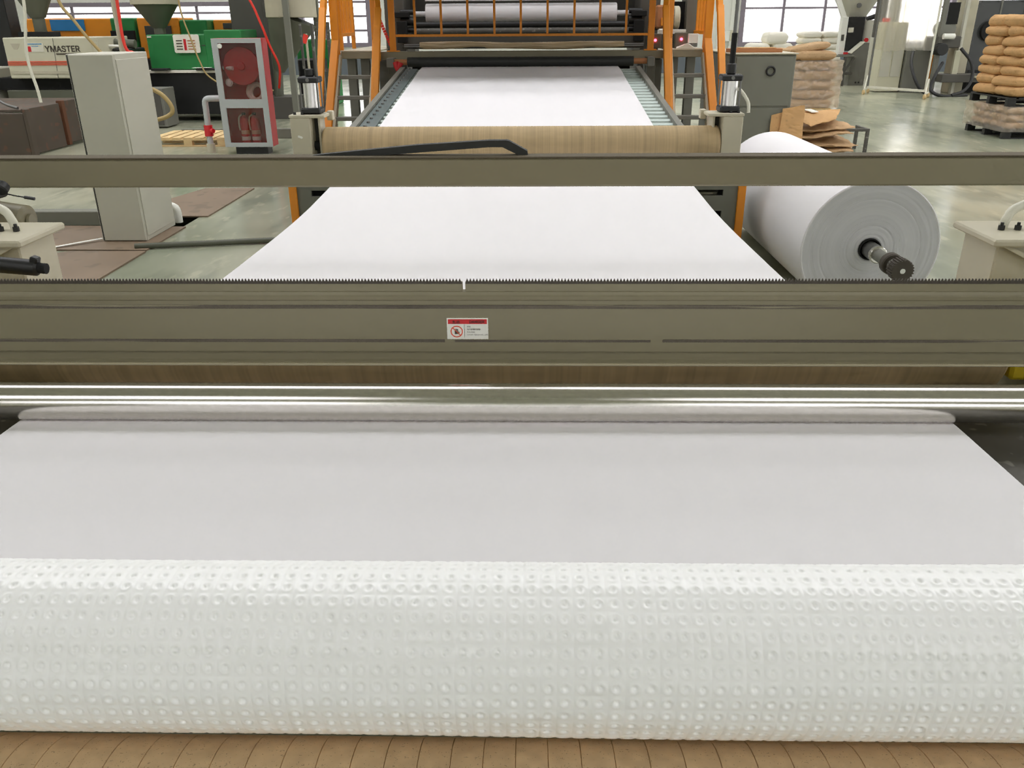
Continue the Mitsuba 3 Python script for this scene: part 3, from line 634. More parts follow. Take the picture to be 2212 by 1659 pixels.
one('white_rag', TM(*[np.array(x) for x in ([(1.78, 10.25, 1.313), (1.9, 10.23, 1.372), (2.0, 10.25, 1.313), (1.95, 10.34, 1.36), (1.8, 10.36, 1.33), (1.88, 10.4, 1.313)], [(0, 1, 4), (1, 3, 4), (1, 2, 3), (3, 2, 5), (4, 3, 5), (0, 4, 5), (0, 2, 1), (0, 5, 2)])]), 'm_white', 'crumpled white rag on the platform by the right ladder', 'rag')
one('switch_box', bx(1.92, 2.03, 10.28, 10.33, 1.37, 1.47, .004), 'm_white', 'square white switch box behind the right ladder handrail', 'switch box')
one('switch_box_post', bx(1.965, 1.985, 10.3, 10.32, 1.312, 1.37), 'm_steel', 'thin steel stem under the square white switch box', 'stem')

# ---------------------------------------------------------------- left: electrical cabinet, floor plates, kerb
EC = thing('electrical_cabinet', 'tall pale grey electrical cabinet standing on brown floor plates', 'cabinet')
part(EC, 'body', bx(-3.31, -2.95, 6.49, 7.06, .012, 1.405, .004), 'm_cab')
part(EC, 'door', bx(-3.285, -2.953, 6.47, 6.489, .02, 1.40, .003), 'm_cab')
part(EC, 'side_panel', bx(-2.9495, -2.943, 6.50, 7.04, .05, 1.365, .002), 'm_cab')
part(EC, 'door_gasket', bx(-3.30, -3.286, 6.478, 6.488, .02, 1.40), 'm_seam')
k = thing('pipe_elbow', 'white plastic pipe elbow rising from the floor behind the pale electrical cabinet', 'pipe')
part(k, 'elbow', tube([(-3.1, 7.22, .14), (-3.03, 7.22, .14), (-2.99, 7.22, .11), (-2.985, 7.22, .02), (-2.985, 7.22, 0)], .035, 14, 24), 'm_white', smooth=60)
pl = [([(-3.95, 5.3), (-2.83, 5.3), (-2.83, 6.17), (-3.42, 6.17), (-3.95, 5.75)], 'brown steel floor plate nearest the saw blade'),
      ([(-4.2, 6.23), (-2.84, 6.20), (-2.84, 7.0), (-4.2, 7.05)], 'brown steel floor plate under the pale electrical cabinet'),
      ([(-3.30, 7.42), (-2.80, 7.42), (-2.80, 8.8), (-3.32, 8.8), (-3.5, 8.1)], 'brown steel floor plate beyond the white pipe elbow')]
for p_, l_ in pl: one('floor_plate', prism(p_, 0.0, .012, 'z'), 'm_plate', l_, 'floor plate')
one('floor_cable', tube([(-2.95, 6.26, .025), (-2.4, 6.36, .025), (-1.9, 6.46, .025), (-1.4, 6.5, .025)], .022, 10, 20), 'm_hopper', 'thick dark green cable lying on the floor beside the white sheet', 'cable', smooth=60)
one('steel_kerb', bx(-4.45, -3.34, 7.08, 7.2, 0, .125, .006), 'm_greygreen', 'low grey green steel channel left of the pale electrical cabinet', 'kerb')
one('curled_tape', bar((-3.62, 6.22, .02), (-3.32, 6.5, .03), .03, .004), 'm_white', 'strip of white plastic beside the base of the pale electrical cabinet', 'strip')

# brown steel casing
BC = thing('brown_casing', 'low brown sheet steel casing with a rib in front of the cream machine', 'machine casing')
part(BC, 'side_wall', bx(-6.56, -6.5, 11.25, 12.1, .02, .6, .006), 'm_brown'); part(BC, 'side_wall', bx(-6.56, -6.5, 12.22, 13.2, .05, .62, .006), 'm_brown')
part(BC, 'rib', bx(-6.55, -6.47, 12.12, 12.2, .03, .63, .004), 'm_rust', label='rusty rib')
part(BC, 'front_wall', bx(-8.4, -6.5, 11.18, 11.25, .01, .55, .006), 'm_brown'); part(BC, 'top_plate', bx(-8.4, -6.55, 11.25, 13.2, .56, .585), 'm_brown'); part(BC, 'corner_flange', bx(-6.49, -6.44, 11.16, 11.26, .0, .6, .004), 'm_brown')
one('steel_tube', tube([(-7.5, 11.6, .75), (-7.1, 11.5, .8), (-6.95, 11.45, .7), (-6.8, 11.38, .64), (-6.62, 11.3, .605)], .018, 8, 24), 'm_steel', 'bent steel tube lying over the brown casing', 'tube', smooth=60)
one('air_hose', tube([(-5.78, 10.5, 2.4), (-5.78, 10.5, 1.87), (-5.83, 10.5, 1.58), (-5.88, 10.5, 1.32), (-5.88, 10.5, 1.12), (-5.85, 10.5, .91), (-5.84, 10.5, .74)], .018, 10, 50), 'm_hose', 'pale hose hanging from above past the cream machine', 'hose', smooth=60)

# cream injection machine with lettering
CM = thing('injection_machine', 'cream injection moulding machine with dark lettering and red stripes', 'machine')
part(CM, 'housing', bx(-8.52, -6.98, 14.5, 15.6, .79, 1.42, .015), 'm_cream')
part(CM, 'end_cap', bx(-7.04, -6.94, 14.46, 15.6, .95, 1.425, .012), 'm_cream')
part(CM, 'base', bx(-8.7, -6.75, 14.6, 15.6, 0, .6, .01), 'm_hopper'); part(CM, 'bed', bx(-8.9, -6.75, 14.7, 15.5, .6, .79), 'm_blackmatt')
for i in range(3): part(CM, 'red_stripe', bx(-8.51, -7.18, 14.488, 14.4995, .997 + .024 * i, 1.011 + .024 * i), 'm_redpaint')
part(CM, 'grey_stripe', bx(-8.5, -7.0, 14.488, 14.4995, .862, .905), 'm_post')
part(CM, 'lettering', upright(letters('YMASTER', .088, .004, True), -7.845, 14.497, 1.203), 'm_ink', label='dark word YMASTER')
part(CM, 'underline', bx(-7.67, -7.33, 14.49, 14.4995, 1.158, 1.178), 'm_ink')
part(CM, 'notice', bx(-8.12, -7.86, 14.49, 14.4995, 1.2, 1.335), 'm_hose'); part(CM, 'notice_mark', bx(-8.12, -8.07, 14.485, 14.4905, 1.205, 1.285), 'm_red'); part(CM, 'notice_text', cat_([bx(-8.11, -7.88, 14.485, 14.4905, 1.315, 1.327), bx(-8.05, -7.94, 14.485, 14.4905, 1.285, 1.293)]), 'm_blue')
part(CM, 'panel_seam', turn(bx(-7.705, -7.7, 14.495, 14.4999, .8, 1.41), 4, (-7.7, 14.5, 1.1), (0, 1, 0)), 'm_seam')
part(CM, 'worn_mark', prism([(-8.4, 1.33), (-8.24, 1.33), (-8.3, 1.24), (-8.36, 1.24)], 14.496, 14.4999, 'y'), 'm_post')
k = thing('injection_unit', 'black machinery with a pale pipe between the cream machine and the green cover', 'machine')
part(k, 'block', bx(-6.93, -6.62, 14.9, 15.5, .55, 1.24, .02), 'm_black'); part(k, 'barrel', cyl((-7.0, 15.1, 1.32), (-6.6, 15.1, 1.30), .07, 20), 'm_hopper', smooth=35); part(k, 'pipe', cyl((-6.95, 14.85, 1.28), (-6.65, 14.85, 1.27), .022, 12), 'm_white', smooth=35); part(k, 'stand', bx(-6.9, -6.65, 15.0, 15.4, 0, .55, .01), 'm_blackmatt')
one('machine_cover', cat_([bx(-9.6, -8.92, 14.2, 15.4, 0, .95, .02)]), 'm_cab', 'pale grey machine cover at the left edge beside the cream machine', 'machine cover')
one('machine_column', cat_([bx(-9.42, -9.02, 15.65, 16, 0, 2.6, .01)]), 'm_black', 'tall black machine upright at the far left edge', 'machine upright')
k = thing('hopper', 'dark green funnel shaped hopper above the cream machine', 'hopper')
part(k, 'funnel', cyl((-8.45, 15.6, 2.6), (-8.45, 15.6, 1.72), .55, 28, r2=.12), 'm_hopper', smooth=35); part(k, 'outlet', cyl((-8.45, 15.6, 1.72), (-8.45, 15.6, 1.5), .1, 20), 'm_hopper', smooth=35); part(k, 'slide_base', bx(-8.7, -8.1, 15.3, 15.58, 1.42, 1.5, .006), 'm_blackmatt')
def machine(name, label, body, m1, base=None, extra=()):
    k = thing(name, label, 'machine')
    part(k, 'housing', bx(*body, .02), m1)
    if base: part(k, 'base', bx(*base, .02), 'm_black')
    for nm2, b, m2 in extra: part(k, nm2, bx(*b, .004), m2)
    return k
machine('orange_machine', 'orange machine with a blue plate behind the cream machine', (-9.6, -7.9, 17.2, 18.2, .7, 1.72), 'm_orange', (-9.6, -7.9, 17.3, 18.2, 0, .7), (('blue_plate', (-9.1, -8.45, 17.16, 17.199, 1.5, 1.7), 'm_blue'), ('ledge', (-9.4, -8.9, 17.0, 17.2, 1.3, 1.4), 'm_blackmatt')))
machine('green_machine', 'green machine behind the tan hanging hose', (-7.86, -7.4, 17.0, 17.9, .8, 1.72), 'm_green', (-7.86, -7.4, 17.1, 17.9, 0, .8), (('dark_guard', (-7.84, -7.4, 16.9, 16.999, 1.3, 1.5), 'm_blackmatt'),))
machine('orange_machine', 'orange and dark machine left of the green cover with notices', (-7.35, -6.55, 17.0, 17.8, 1.0, 1.72), 'm_orange', (-7.35, -6.57, 17.0, 17.8, 0, 1.0), (('dark_window', (-7.2, -6.7, 16.96, 16.999, 1.38, 1.58), 'm_screen'), ('blue_plate', (-6.95, -6.75, 16.95, 16.999, 1.6, 1.7), 'm_blue')))
machine('green_machine', 'small green machine between the two orange machines', (-6.54, -6.02, 17.0, 17.8, .9, 1.68), 'm_green', (-6.54, -6.02, 17.1, 17.8, 0, .9))
machine('orange_machine', 'orange machine top with a dark stripe above the green cover', (-6.0, -5.2, 17.3, 17.8, 1.0, 1.68), 'm_orange', (-6.0, -5.2, 17.3, 17.8, 0, 1.0), (('dark_stripe', (-5.8, -5.35, 17.26, 17.299, 1.52, 1.62), 'm_screen'),))
GM = thing('green_machine', 'bright green machine cover with a white notice above a black base', 'machine')
part(GM, 'cover', bx(-6.57, -5.3, 15.5, 16.4, .87, 1.44, .015), 'm_green'); part(GM, 'raised_cover', bx(-5.55, -4.9, 15.48, 16.4, .87, 1.51, .015), 'm_green')
part(GM, 'bed', bx(-6.7, -5.0, 15.45, 16.4, .815, .86, .006), 'm_whitebag'); part(GM, 'base', bx(-6.62, -5.0, 15.5, 16.3, .12, .815, .01), 'm_black')
part(GM, 'cover_seam', bx(-5.62, -5.3, 15.49, 15.4999, 1.26, 1.27), 'm_seam'); part(GM, 'name_tag', bx(-6.55, -6.48, 15.485, 15.4999, 1.39, 1.42), 'm_hose')
sg = part(GM, 'notice', prism(sbox(-6.05, 1.175, -5.66, 1.41).buffer(.03), 15.44, 15.46, 'y'), 'm_whitebag', label='white rounded notice board')
part(sg, 'red_mark', bx(-5.9, -5.86, 15.43, 15.4401, 1.19, 1.37), 'm_red')
for i in range(4): part(sg, 'text_line', bx(-6.03, -5.93, 15.43, 15.4401, 1.2 + .045 * i, 1.215 + .045 * i), 'm_ink'); part(sg, 'text_line', bx(-5.83, -5.7, 15.43, 15.4401, 1.2 + .045 * i, 1.215 + .045 * i), 'm_plank')
one('tool_tray', cat_([bx(-6.5, -6.2, 15.3, 15.44, .862, .9, .006), turn(bx(-5.7, -5.3, 15.3, 15.4, .862, .9, .01), 8, (-5.5, 15.3, .87))]), 'm_black', 'black tool tray on the bed of the bright green machine', 'tray')
one('paper_sheet', turn(bx(-5.75, -5.45, 15.25, 15.42, .905, .911), 5, (-5.6, 15.3, .9)), 'm_white', 'white paper on the bed of the bright green machine', 'paper')
k = thing('grey_cabinet', 'low dark grey cabinet in front of the black base of the green machine', 'cabinet')
part(k, 'body', bx(-6.45, -5.98, 14.4, 14.9, .02, .63, .008), 'm_frame'); part(k, 'door', bx(-6.4, -6.03, 14.385, 14.3995, .06, .6, .003), 'm_dkgrey'); part(k, 'latch', bx(-6.36, -6.33, 14.37, 14.385, .33, .37), 'm_white')
one('yellow_cable', tube([(-3.86, 9.0, 1.02), (-3.7, 9.0, .93), (-3.62, 9.0, .80), (-3.68, 9.0, .72), (-3.95, 9.02, .64), (-4.2, 9.2, .5), (-4.3, 9.3, .02)], .022, 10, 40), 'm_cable', 'loop of yellow tan cable bulging out beside the pale electrical cabinet', 'cable', smooth=60)
one('conduit_pipe', cyl((-4.03, 9.0, 2.6), (-4.03, 9.0, 0), .032, 14), 'm_post', 'thin grey conduit behind the top of the pale electrical cabinet', 'pipe', smooth=35)
one('red_rope', tube([(-3.98, 8.97, 2.6), (-3.975, 8.95, 1.9), (-3.985, 8.95, 1.5), (-3.96, 8.95, 1.36), (-3.9, 8.97, 1.3), (-3.96, 8.98, .9)], .016, 8, 40), 'm_redbright', 'red rope hanging along the thin grey conduit', 'rope', smooth=60)
one('tan_hose', tube([(-7.3, 14.2, 2.7), (-7.31, 14.2, 2.1), (-7.27, 14.2, 1.88), (-7.12, 14.2, 1.67), (-6.97, 14.2, 1.44), (-6.79, 14.2, 1.21), (-6.66, 14.2, 1.06)], .024, 10, 40), 'm_cable', 'tan hose sloping down over the cream machine', 'hose', smooth=60)
one('tan_hose', tube([(-5.72, 15.0, 2.6), (-5.71, 15.0, 1.95), (-5.68, 15.0, 1.69), (-5.61, 15.0, 1.42), (-5.51, 15.0, 1.04), (-5.38, 15.0, .78), (-5.0, 15.0, .6), (-4.3, 15.0, .55)], .014, 8, 40), 'm_cable', 'thin brown hose hanging across the bright green machine', 'hose', smooth=60)
k = thing('hopper', 'dusty beige hopper hanging above the orange machine and green cover', 'hopper')
part(k, 'drum', cyl((-6.6, 16.2, 1.93), (-6.6, 16.2, 2.8), .42, 28), 'm_hopper2', smooth=35); part(k, 'cone', cyl((-6.6, 16.2, 1.93), (-6.6, 16.2, 1.55), .38, 28, r2=.12), 'm_hopper', smooth=35); part(k, 'spout', cyl((-6.6, 16.2, 1.55), (-6.6, 16.2, 1.44), .1, 20), 'm_hopper', smooth=35)
one('dark_column', cat_([bx(-5.42, -4.78, 16.6, 17.2, 0, 2.8, .03), bx(-4.78, -4.70, 16.5, 16.7, 0, 2.8, .01)]), 'm_dkgrey', 'dark grey machine column behind the top of the fire cabinet', 'machine column')
HP = thing('material_hopper', 'big dusty hopper with dark cone on thin legs right of the fire cabinet', 'hopper')
part(HP, 'drum', cyl((-4.12, 16, 1.7), (-4.12, 16, 3.2), .44, 36, c=.01), 'm_hopper2', smooth=35); part(HP, 'cone', cyl((-4.12, 16, 1.7), (-4.45, 16, .82), .44, 36, r2=.1), 'm_hopper', smooth=35)
part(HP, 'spout', cyl((-4.47, 16, .84), (-4.5, 16, .38), .085, 20), 'm_hopper', smooth=35); part(HP, 'support_box', bx(-4.75, -4.2, 15.8, 16.3, 0, .38, .006), 'm_dkgrey')
for x, yy in ((-4.06, 15.45), (-3.75, 16.3), (-4.6, 16.4)): part(HP, 'leg', bx(x - .05, x + .05, yy - .04, yy + .04, 0, 2.6, .004), 'm_greygreen')
one('red_rope', tube([(-4.02, 11.45, 2.6), (-3.55, 11.45, 1.95), (-3.4, 11.45, 1.6), (-3.33, 11.48, 1.35), (-3.24, 11.5, 1.1), (-3.27, 11.55, .9), (-3.3, 11.6, .82)], .016, 8, 40).apply_translation((.08, 0, 0)), 'm_redbright', 'red rope hanging over the right side of the fire cabinet', 'rope', smooth=60)

# fire hose cabinet
FC = thing('fire_cabinet', 'red fire hose cabinet with aluminium framed glass doors', 'fire cabinet')
x0, x1, ya, yb, z0, z1, zm = -3.95, -3.32, 11.36, 11.62, .095, 1.435, .645
part(FC, 'back_panel', bx(x0, x1, yb - .01, yb, z0, z1), 'm_red')
for a, b in ((x0, x0 + .012), (x1 - .012, x1)): part(FC, 'side_panel', bx(a, b, ya, yb, z0, z1, .002), 'm_red')
part(FC, 'top_panel', bx(x0, x1, ya, yb, z1 - .012, z1, .002), 'm_red'); part(FC, 'bottom_panel', bx(x0, x1, ya, yb, z0, z0 + .012, .002), 'm_red'); part(FC, 'shelf', bx(x0 + .012, x1 - .012, ya + .01, yb - .01, zm - .02, zm), 'm_red')
def door(za, zb):
    g = sbox(x0 - .005, za, x1 + .002, zb).difference(sbox(x0 + .075, za + .055, x1 - .07, zb - .055))
    D = part(FC, 'door', prism(g, ya - .02, ya, 'y'), 'm_alufr', label='aluminium framed glass door')
    part(D, 'pane', TM([(x0 + .075, ya - .01, za + .055), (x1 - .07, ya - .01, za + .055), (x1 - .07, ya - .01, zb - .055), (x0 + .075, ya - .01, zb - .055)], [(0, 1, 2), (0, 2, 3)]), 'm_tint'); return D
d1 = door(zm, z1); d2 = door(z0, zm)
part(d1, 'lock', cyl((x0 + .1, ya - .018, z1 - .09), (x0 + .1, ya - .03, z1 - .09), .03, 16), 'm_white', smooth=35)
part(FC, 'plinth', bx(-3.83, -3.40, 11.38, 11.58, 0, .095), 'm_black')
HRL = thing('hose_reel', 'red fire hose reel behind the upper glass door', 'hose reel')
part(HRL, 'disc', cyl((-3.63, 11.42, 1.1), (-3.63, 11.44, 1.1), .235, 40, c=.006), 'm_red', smooth=35); part(HRL, 'drum', cyl((-3.63, 11.44, 1.1), (-3.63, 11.56, 1.1), .16, 32), 'm_whitebag', smooth=35); part(HRL, 'hub', cyl((-3.63, 11.4, 1.1), (-3.63, 11.42, 1.1), .05, 20, c=.005), 'm_red', smooth=35); part(HRL, 'axle', cyl((-3.63, 11.44, 1.1), (-3.63, 11.61, 1.1), .02, 12), 'm_steel')
one('hose_nozzle', cat_([cyl((-3.88, 11.46, 1.08), (-3.74, 11.405, 1.075), .022, 16, r2=.026)]), 'm_white', 'white hose nozzle in front of the red hose reel', 'nozzle', smooth=35)
one('hose_coil', cat_([trimesh.creation.torus(.1, .026, 28, 12).apply_transform(trimesh.transformations.rotation_matrix(1.35, (1, 0, 0))).apply_translation((-3.47 - .04 * i, 11.5, .77 + .012 * i)) for i in range(2)]), 'm_whitebag', 'white coiled fire hose at the bottom of the upper glass door', 'hose', smooth=60)
one('hydrant_valve', cat_([cyl((-3.82, 11.5, .9), (-3.82, 11.43, .9), .05, 20), cyl((-3.82, 11.43, .9), (-3.82, 11.41, .9), .036, 20)]), 'm_alu', 'round metal hydrant valve low in the upper glass door', 'valve', smooth=35)
for i, x in enumerate((-3.70, -3.56)):
    E_ = thing('fire_extinguisher', '%s red fire extinguisher behind the lower glass door' % ('left' if i == 0 else 'right'), 'fire extinguisher')
    part(E_, 'cylinder', lathe((x, 11.47, .108), (0, 0, 1), [(0, 0), (0, .05), (.01, .056), (.3, .056), (.34, .046), (.365, .02), (.385, .018), (.385, 0)], 24), 'm_red', smooth=35)
    part(E_, 'label_band', cyl((x, 11.47, .17), (x, 11.47, .22), .0568, 24), 'm_white', smooth=35); part(E_, 'label_band', cyl((x, 11.47, .25), (x, 11.47, .3), .0568, 24), 'm_pink', smooth=35)
    part(E_, 'valve', bx(x - .02, x + .02, 11.45, 11.49, .49, .52, .004), 'm_black'); part(E_, 'discharge_hose', tube([(x - .02, 11.46, .5), (x - .06, 11.45, .46), (x - .065, 11.44, .36), (x - .06, 11.44, .3)], .01, 8, 16), 'm_hose', smooth=60)
k = thing('standpipe', 'grey standpipe with a red valve feeding the fire cabinet', 'pipe')
part(k, 'pipe', tube([(-3.95, 11.5, .70), (-4.08, 11.5, .70), (-4.16, 11.5, .695), (-4.2, 11.5, .66), (-4.205, 11.5, .55), (-4.21, 11.5, .3), (-4.21, 11.5, 0)], .04, 14, 40), 'm_alufr', smooth=60)
part(k, 'valve_body', cat_([cyl((-4.21, 11.5, .22), (-4.21, 11.5, .36), .056, 16), cyl((-4.21, 11.5, .29), (-4.13, 11.46, .29), .03, 12)]), 'm_red', smooth=35, label='red valve body'); part(k, 'foot', cyl((-4.21, 11.5, 0), (-4.21, 11.5, .12), .055, 16), 'm_post', smooth=35)

# wooden pallets on the floor to the left, green step blocks
def pallet(name, x0, x1, y0, y1, z, label, m, group=None, nb=7):
    P_ = thing(name, label, 'pallet', group)
    w = (x1 - x0) / (nb * 1.25)
    for i in range(nb):
        xx = x0 + (x1 - x0 - w) * i / (nb - 1); part(P_, 'deck_board', bx(xx, xx + w, y0, y1, z + .105, z + .125, .002), m)
    for yy in (y0, (y0 + y1) / 2 - .04, y1 - .08):
        part(P_, 'stringer_board', bx(x0, x1, yy, yy + .08, z + .085, z + .105, .002), m)
        for xx in (x0, (x0 + x1) / 2 - .06, x1 - .12): part(P_, 'block', bx(xx, xx + .12, yy, yy + .08, z + .018, z + .085, .002), m)
        part(P_, 'foot_board', bx(x0, x1, yy, yy + .08, z, z + .018, .002), m)
pallet('wooden_pallet', -5.3, -4.22, 12.1, 13.0, 0, 'empty pale wooden pallet on the floor behind the grey standpipe', 'm_wood')
one('floor_step', bx(-5.2, -3.4, 13.0, 13.1, 0, .14, .006), 'm_greygreen', 'low grey green step edge on the floor right of the fire cabinet', 'step')
one('steel_channel', bx(-5.1, -3.9, 17.35, 17.55, .0, .3, .006), 'm_greygreen', 'long grey channel on the floor behind the big dusty hopper', 'channel')
one('black_motor', cat_([bx(-4.6, -4.1, 17.9, 18.4, 0, .95, .03), cyl((-4.4, 17.8, .6), (-4.4, 17.9, .6), .12, 20)]), 'm_black', 'black motor block behind the leg of the big dusty hopper', 'motor')
one('black_machine', bx(-4.75, -4.0, 18.5, 19.2, 0, 1.3, .02), 'm_green', 'green cabinet far behind the big dusty hopper', 'machine')
one('red_flag', turn(bx(-3.60, -3.52, 14.6, 14.605, 1.3, 1.44), 20, (-3.56, 14.6, 1.4), (0, 1, 0)), 'm_redbright', 'small red sign on a thin pole behind the clear air cylinder', 'sign')
one('sign_pole', cyl((-3.55, 14.62, 0), (-3.55, 14.62, 1.45), .02, 10), 'm_post', 'thin pale pole carrying the small red sign', 'pole', smooth=35)
k = thing('rack_post', 'pair of dark posts right of the big dusty hopper', 'posts')
for x in (-3.2, -3.05): part(k, 'post', bx(x - .025, x + .025, 14.0, 14.05, 0, 1.62, .004), 'm_darksteel')
part(k, 'cross_bar', bx(-3.2, -3.05, 14.0, 14.05, .9, .94), 'm_darksteel'); part(k, 'cross_bar', bx(-3.2, -3.05, 14.0, 14.05, .4, .44), 'm_darksteel')

# ---------------------------------------------------------------- right: big white roll on the floor
WR = thing('white_roll', 'big white sheet roll lying on the floor right of the sheet line', 'roll')
RX, RZ, RRad = 2.06, .395, .394
part(WR, 'wound_sheet', lathe((RX, 4.7, RZ), (0, 1, 0), [(0.004, RRad - .012), (0, RRad - .006), (.004, RRad), (2.2, RRad), (2.204, RRad - .004), (2.204, .06)], 128), 'm_sheet', smooth=35)
prof = [(0.012, .062)]
r = .07; rg = np.random.default_rng(5)
while r < RRad - .014:
    prof.append((.006 + float(rg.uniform(-.0015, .0015)) + (.004 if rg.random() < .06 else 0), r)); r += float(rg.uniform(.004, .011))
prof.append((.0045, RRad - .012))
part(WR, 'end_face', lathe((RX, 4.7, RZ), (0, 1, 0), prof, 128), 'm_rollend', smooth=50, label='grey ringed end face')
part(WR, 'core', lathe((RX, 4.7, RZ), (0, 1, 0), [(.3, .056), (-.006, .056), (-.006, .062), (.05, .062)], 40), 'm_blackmatt', smooth=35)
SH = thing('winding_shaft', 'grey air shaft with a toothed gear sticking out of the big white roll', 'shaft')
part(SH, 'tube', cyl((RX, 4.9, RZ), (RX, 4.585, RZ), .047, 28), 'm_steel', smooth=35)
part(SH, 'journal', cyl((RX, 4.585, RZ), (RX, 4.26, RZ), .034, 24), 'm_frame', smooth=35)
part(SH, 'collar', cyl((RX, 4.60, RZ), (RX, 4.57, RZ), .049, 28, c=.005), 'm_chrome', smooth=35)
part(SH, 'bearing', cyl((RX, 4.42, RZ), (RX, 4.37, RZ), .058, 28, c=.006), 'm_teeth', smooth=35)
ga = np.arange(144) * 2 * np.pi / 144; gr = np.where((np.arange(144) // 3) % 2 == 0, .061, .054)
gear = prism([(RX + a * math.cos(b), RZ + a * math.sin(b)) for a, b in zip(gr, ga)], 4.245, 4.31, 'y')
part(SH, 'gear', gear, 'm_teeth', label='dark toothed gear'); part(SH, 'centre_hole', cyl((RX, 4.2449, RZ), (RX, 4.243, RZ), .014, 16), 'm_alu')
one('roll_wedge', prism([(RX - .5, 0), (RX - .25, 0), (RX - .44, .16)], 5.2, 5.3, 'y'), 'm_wood', 'wooden wedge against the underside of the big white roll', 'wedge')

# grey control cabinet
GC_ = thing('control_cabinet', 'wide grey control cabinet behind the clear cylinder, with a round cable coil hung on it', 'cabinet')
part(GC_, 'body', bx(2.48, 3.24, 10.52, 12.2, 0, 1.235, .01), 'm_greygreen'); part(GC_, 'top_cover', bx(2.46, 3.26, 10.5, 12.22, 1.235, 1.252, .004), 'm_post')
part(GC_, 'upper_door', bx(2.54, 3.2, 10.508, 10.5195, .66, 1.21, .003), 'm_greygreen'); part(GC_, 'lower_door', bx(2.54, 3.22, 10.508, 10.5195, .06, .635, .003), 'm_greygreen')
one('cable_coil', cat_([trimesh.creation.torus(.048, .0105, 28, 10).apply_transform(trimesh.transformations.rotation_matrix(math.pi / 2, (1, 0, 0))).apply_translation((2.95, 10.494 - .012 * 0, 1.055))]), 'm_black', 'round black cable coil hanging on the grey control cabinet', 'coil', smooth=50)
one('wooden_plank', bx(2.5, 3.12, 10.7, 10.95, 1.253, 1.295, .004), 'm_plank', 'reddish wooden plank lying on the grey control cabinet', 'plank')
one('paper_stack', bx(2.62, 3.05, 10.72, 10.92, 1.296, 1.306, .002), 'm_kraft', 'flat kraft paper on the reddish plank', 'paper')

# sacks
def bag_mesh(seed, L=.52, Wd=.42, H=.15, sag=.0):
    g = np.random.default_rng(seed); nu, nv = 26, 14
    u = np.linspace(-np.pi, np.pi, nu, endpoint=False); v = np.linspace(-np.pi / 2, np.pi / 2, nv)
    U, Vv = np.meshgrid(u, v, indexing='ij')
    def pw(x, e): return np.sign(x) * np.abs(x) ** e
    X = pw(np.cos(Vv), .34) * pw(np.cos(U), .3); Yv = pw(np.cos(Vv), .34) * pw(np.sin(U), .3); Z = pw(np.sin(Vv), .62)
    edge = np.clip((np.abs(X) - .72) / .28, 0, 1)                      # flattened ends where the sack is closed
    Z = Z * (1 - .3 * edge)
    P = np.stack([X * Wd / 2, Yv * L / 2, Z * H / 2], -1)
    o = g.uniform(0, 50, 3)
    w = meshkit.fbm(P * 9 + o, 3, seed) - .5; w2 = meshkit.noise(P * 34 + o, seed + 9) - .5
    P[..., 2] += w * .04 + w2 * .014; P[..., 0] += (meshkit.fbm(P * 8 + o + 7, 2, seed + 3) - .5) * .04; P[..., 1] += (meshkit.fbm(P * 8 + o + 17, 2, seed + 5) - .5) * .04
    idx = np.arange(nu * nv).reshape(nu, nv); a = idx; b = np.roll(idx, -1, 0)
    q = np.stack([a[:, :-1], b[:, :-1], b[:, 1:], a[:, 1:]], -1).reshape(-1, 4)
    m = TM(P.reshape(-1, 3), np.vstack([q[:, [0, 1, 2]], q[:, [0, 2, 3]]])); m.merge_vertices(); return m
bags = [mikit.ply(bag_mesh(20 + i), 'm_kraft', 55) for i in range(4)]
tops = [mikit.ply(bag_mesh(40 + i, H=.17), 'm_kraft', 55) for i in range(2)]
ORD = ['bottom', 'second from bottom', 'third from bottom', 'fourth from bottom', 'fourth from top', 'third from top', 'second from top', 'top']
g = np.random.default_rng(11)
for row in range(8):
    split = .56 + (.07 if row % 2 else -.06)
    for j, (yc, ly) in enumerate(((12.66 + split / 2, split), (12.66 + split + (1.14 - split) / 2, 1.14 - split))):
        tw = TR().translate([float(7.2 + g.uniform(-.015, .015)), float(yc + g.uniform(-.01, .01)), .645 + row * .133]).rotate([0, 0, 1], float(g.uniform(-4, 4))).scale([1.0, ly / .52 * 1.03, 1.0])
        one('kraft_sack', (tops if row == 7 else bags)[(row + j) % (2 if row == 7 else 4)], None, 'brown kraft sack, %s layer of the tall kraft stack, %s' % (ORD[row], 'near end' if j == 0 else 'far end'), 'sack', group='kraft sacks stacked on the black pallet', tw=tw)
for row in range(0, 8):   # second column of the stack, only its front ends show at the picture edge
    tw = TR().translate([float(7.63 + g.uniform(-.02, .02)), 12.95, .645 + row * .133]).scale([1.0, 1.12, 1.0])
    one('kraft_sack', bags[(row + 1) % 4], None, 'shaded kraft sack behind the corner of the tall kraft stack, %s layer' % ORD[row], 'sack', group='kraft sacks stacked on the black pallet', tw=tw)
pallet('plastic_pallet', 6.98, 7.98, 12.68, 13.8, .44, 'black plastic pallet between the tall kraft stack and the wrapped stack', 'm_black')
pallet('plastic_pallet', 6.98, 7.98, 12.62, 13.75, .0, 'black plastic pallet on the floor under the wrapped stack', 'm_black')
low = [mikit.ply(bag_mesh(60 + i, L=.56, Wd=.46, H=.11), 'm_kraftdull', 55) for i in range(3)]
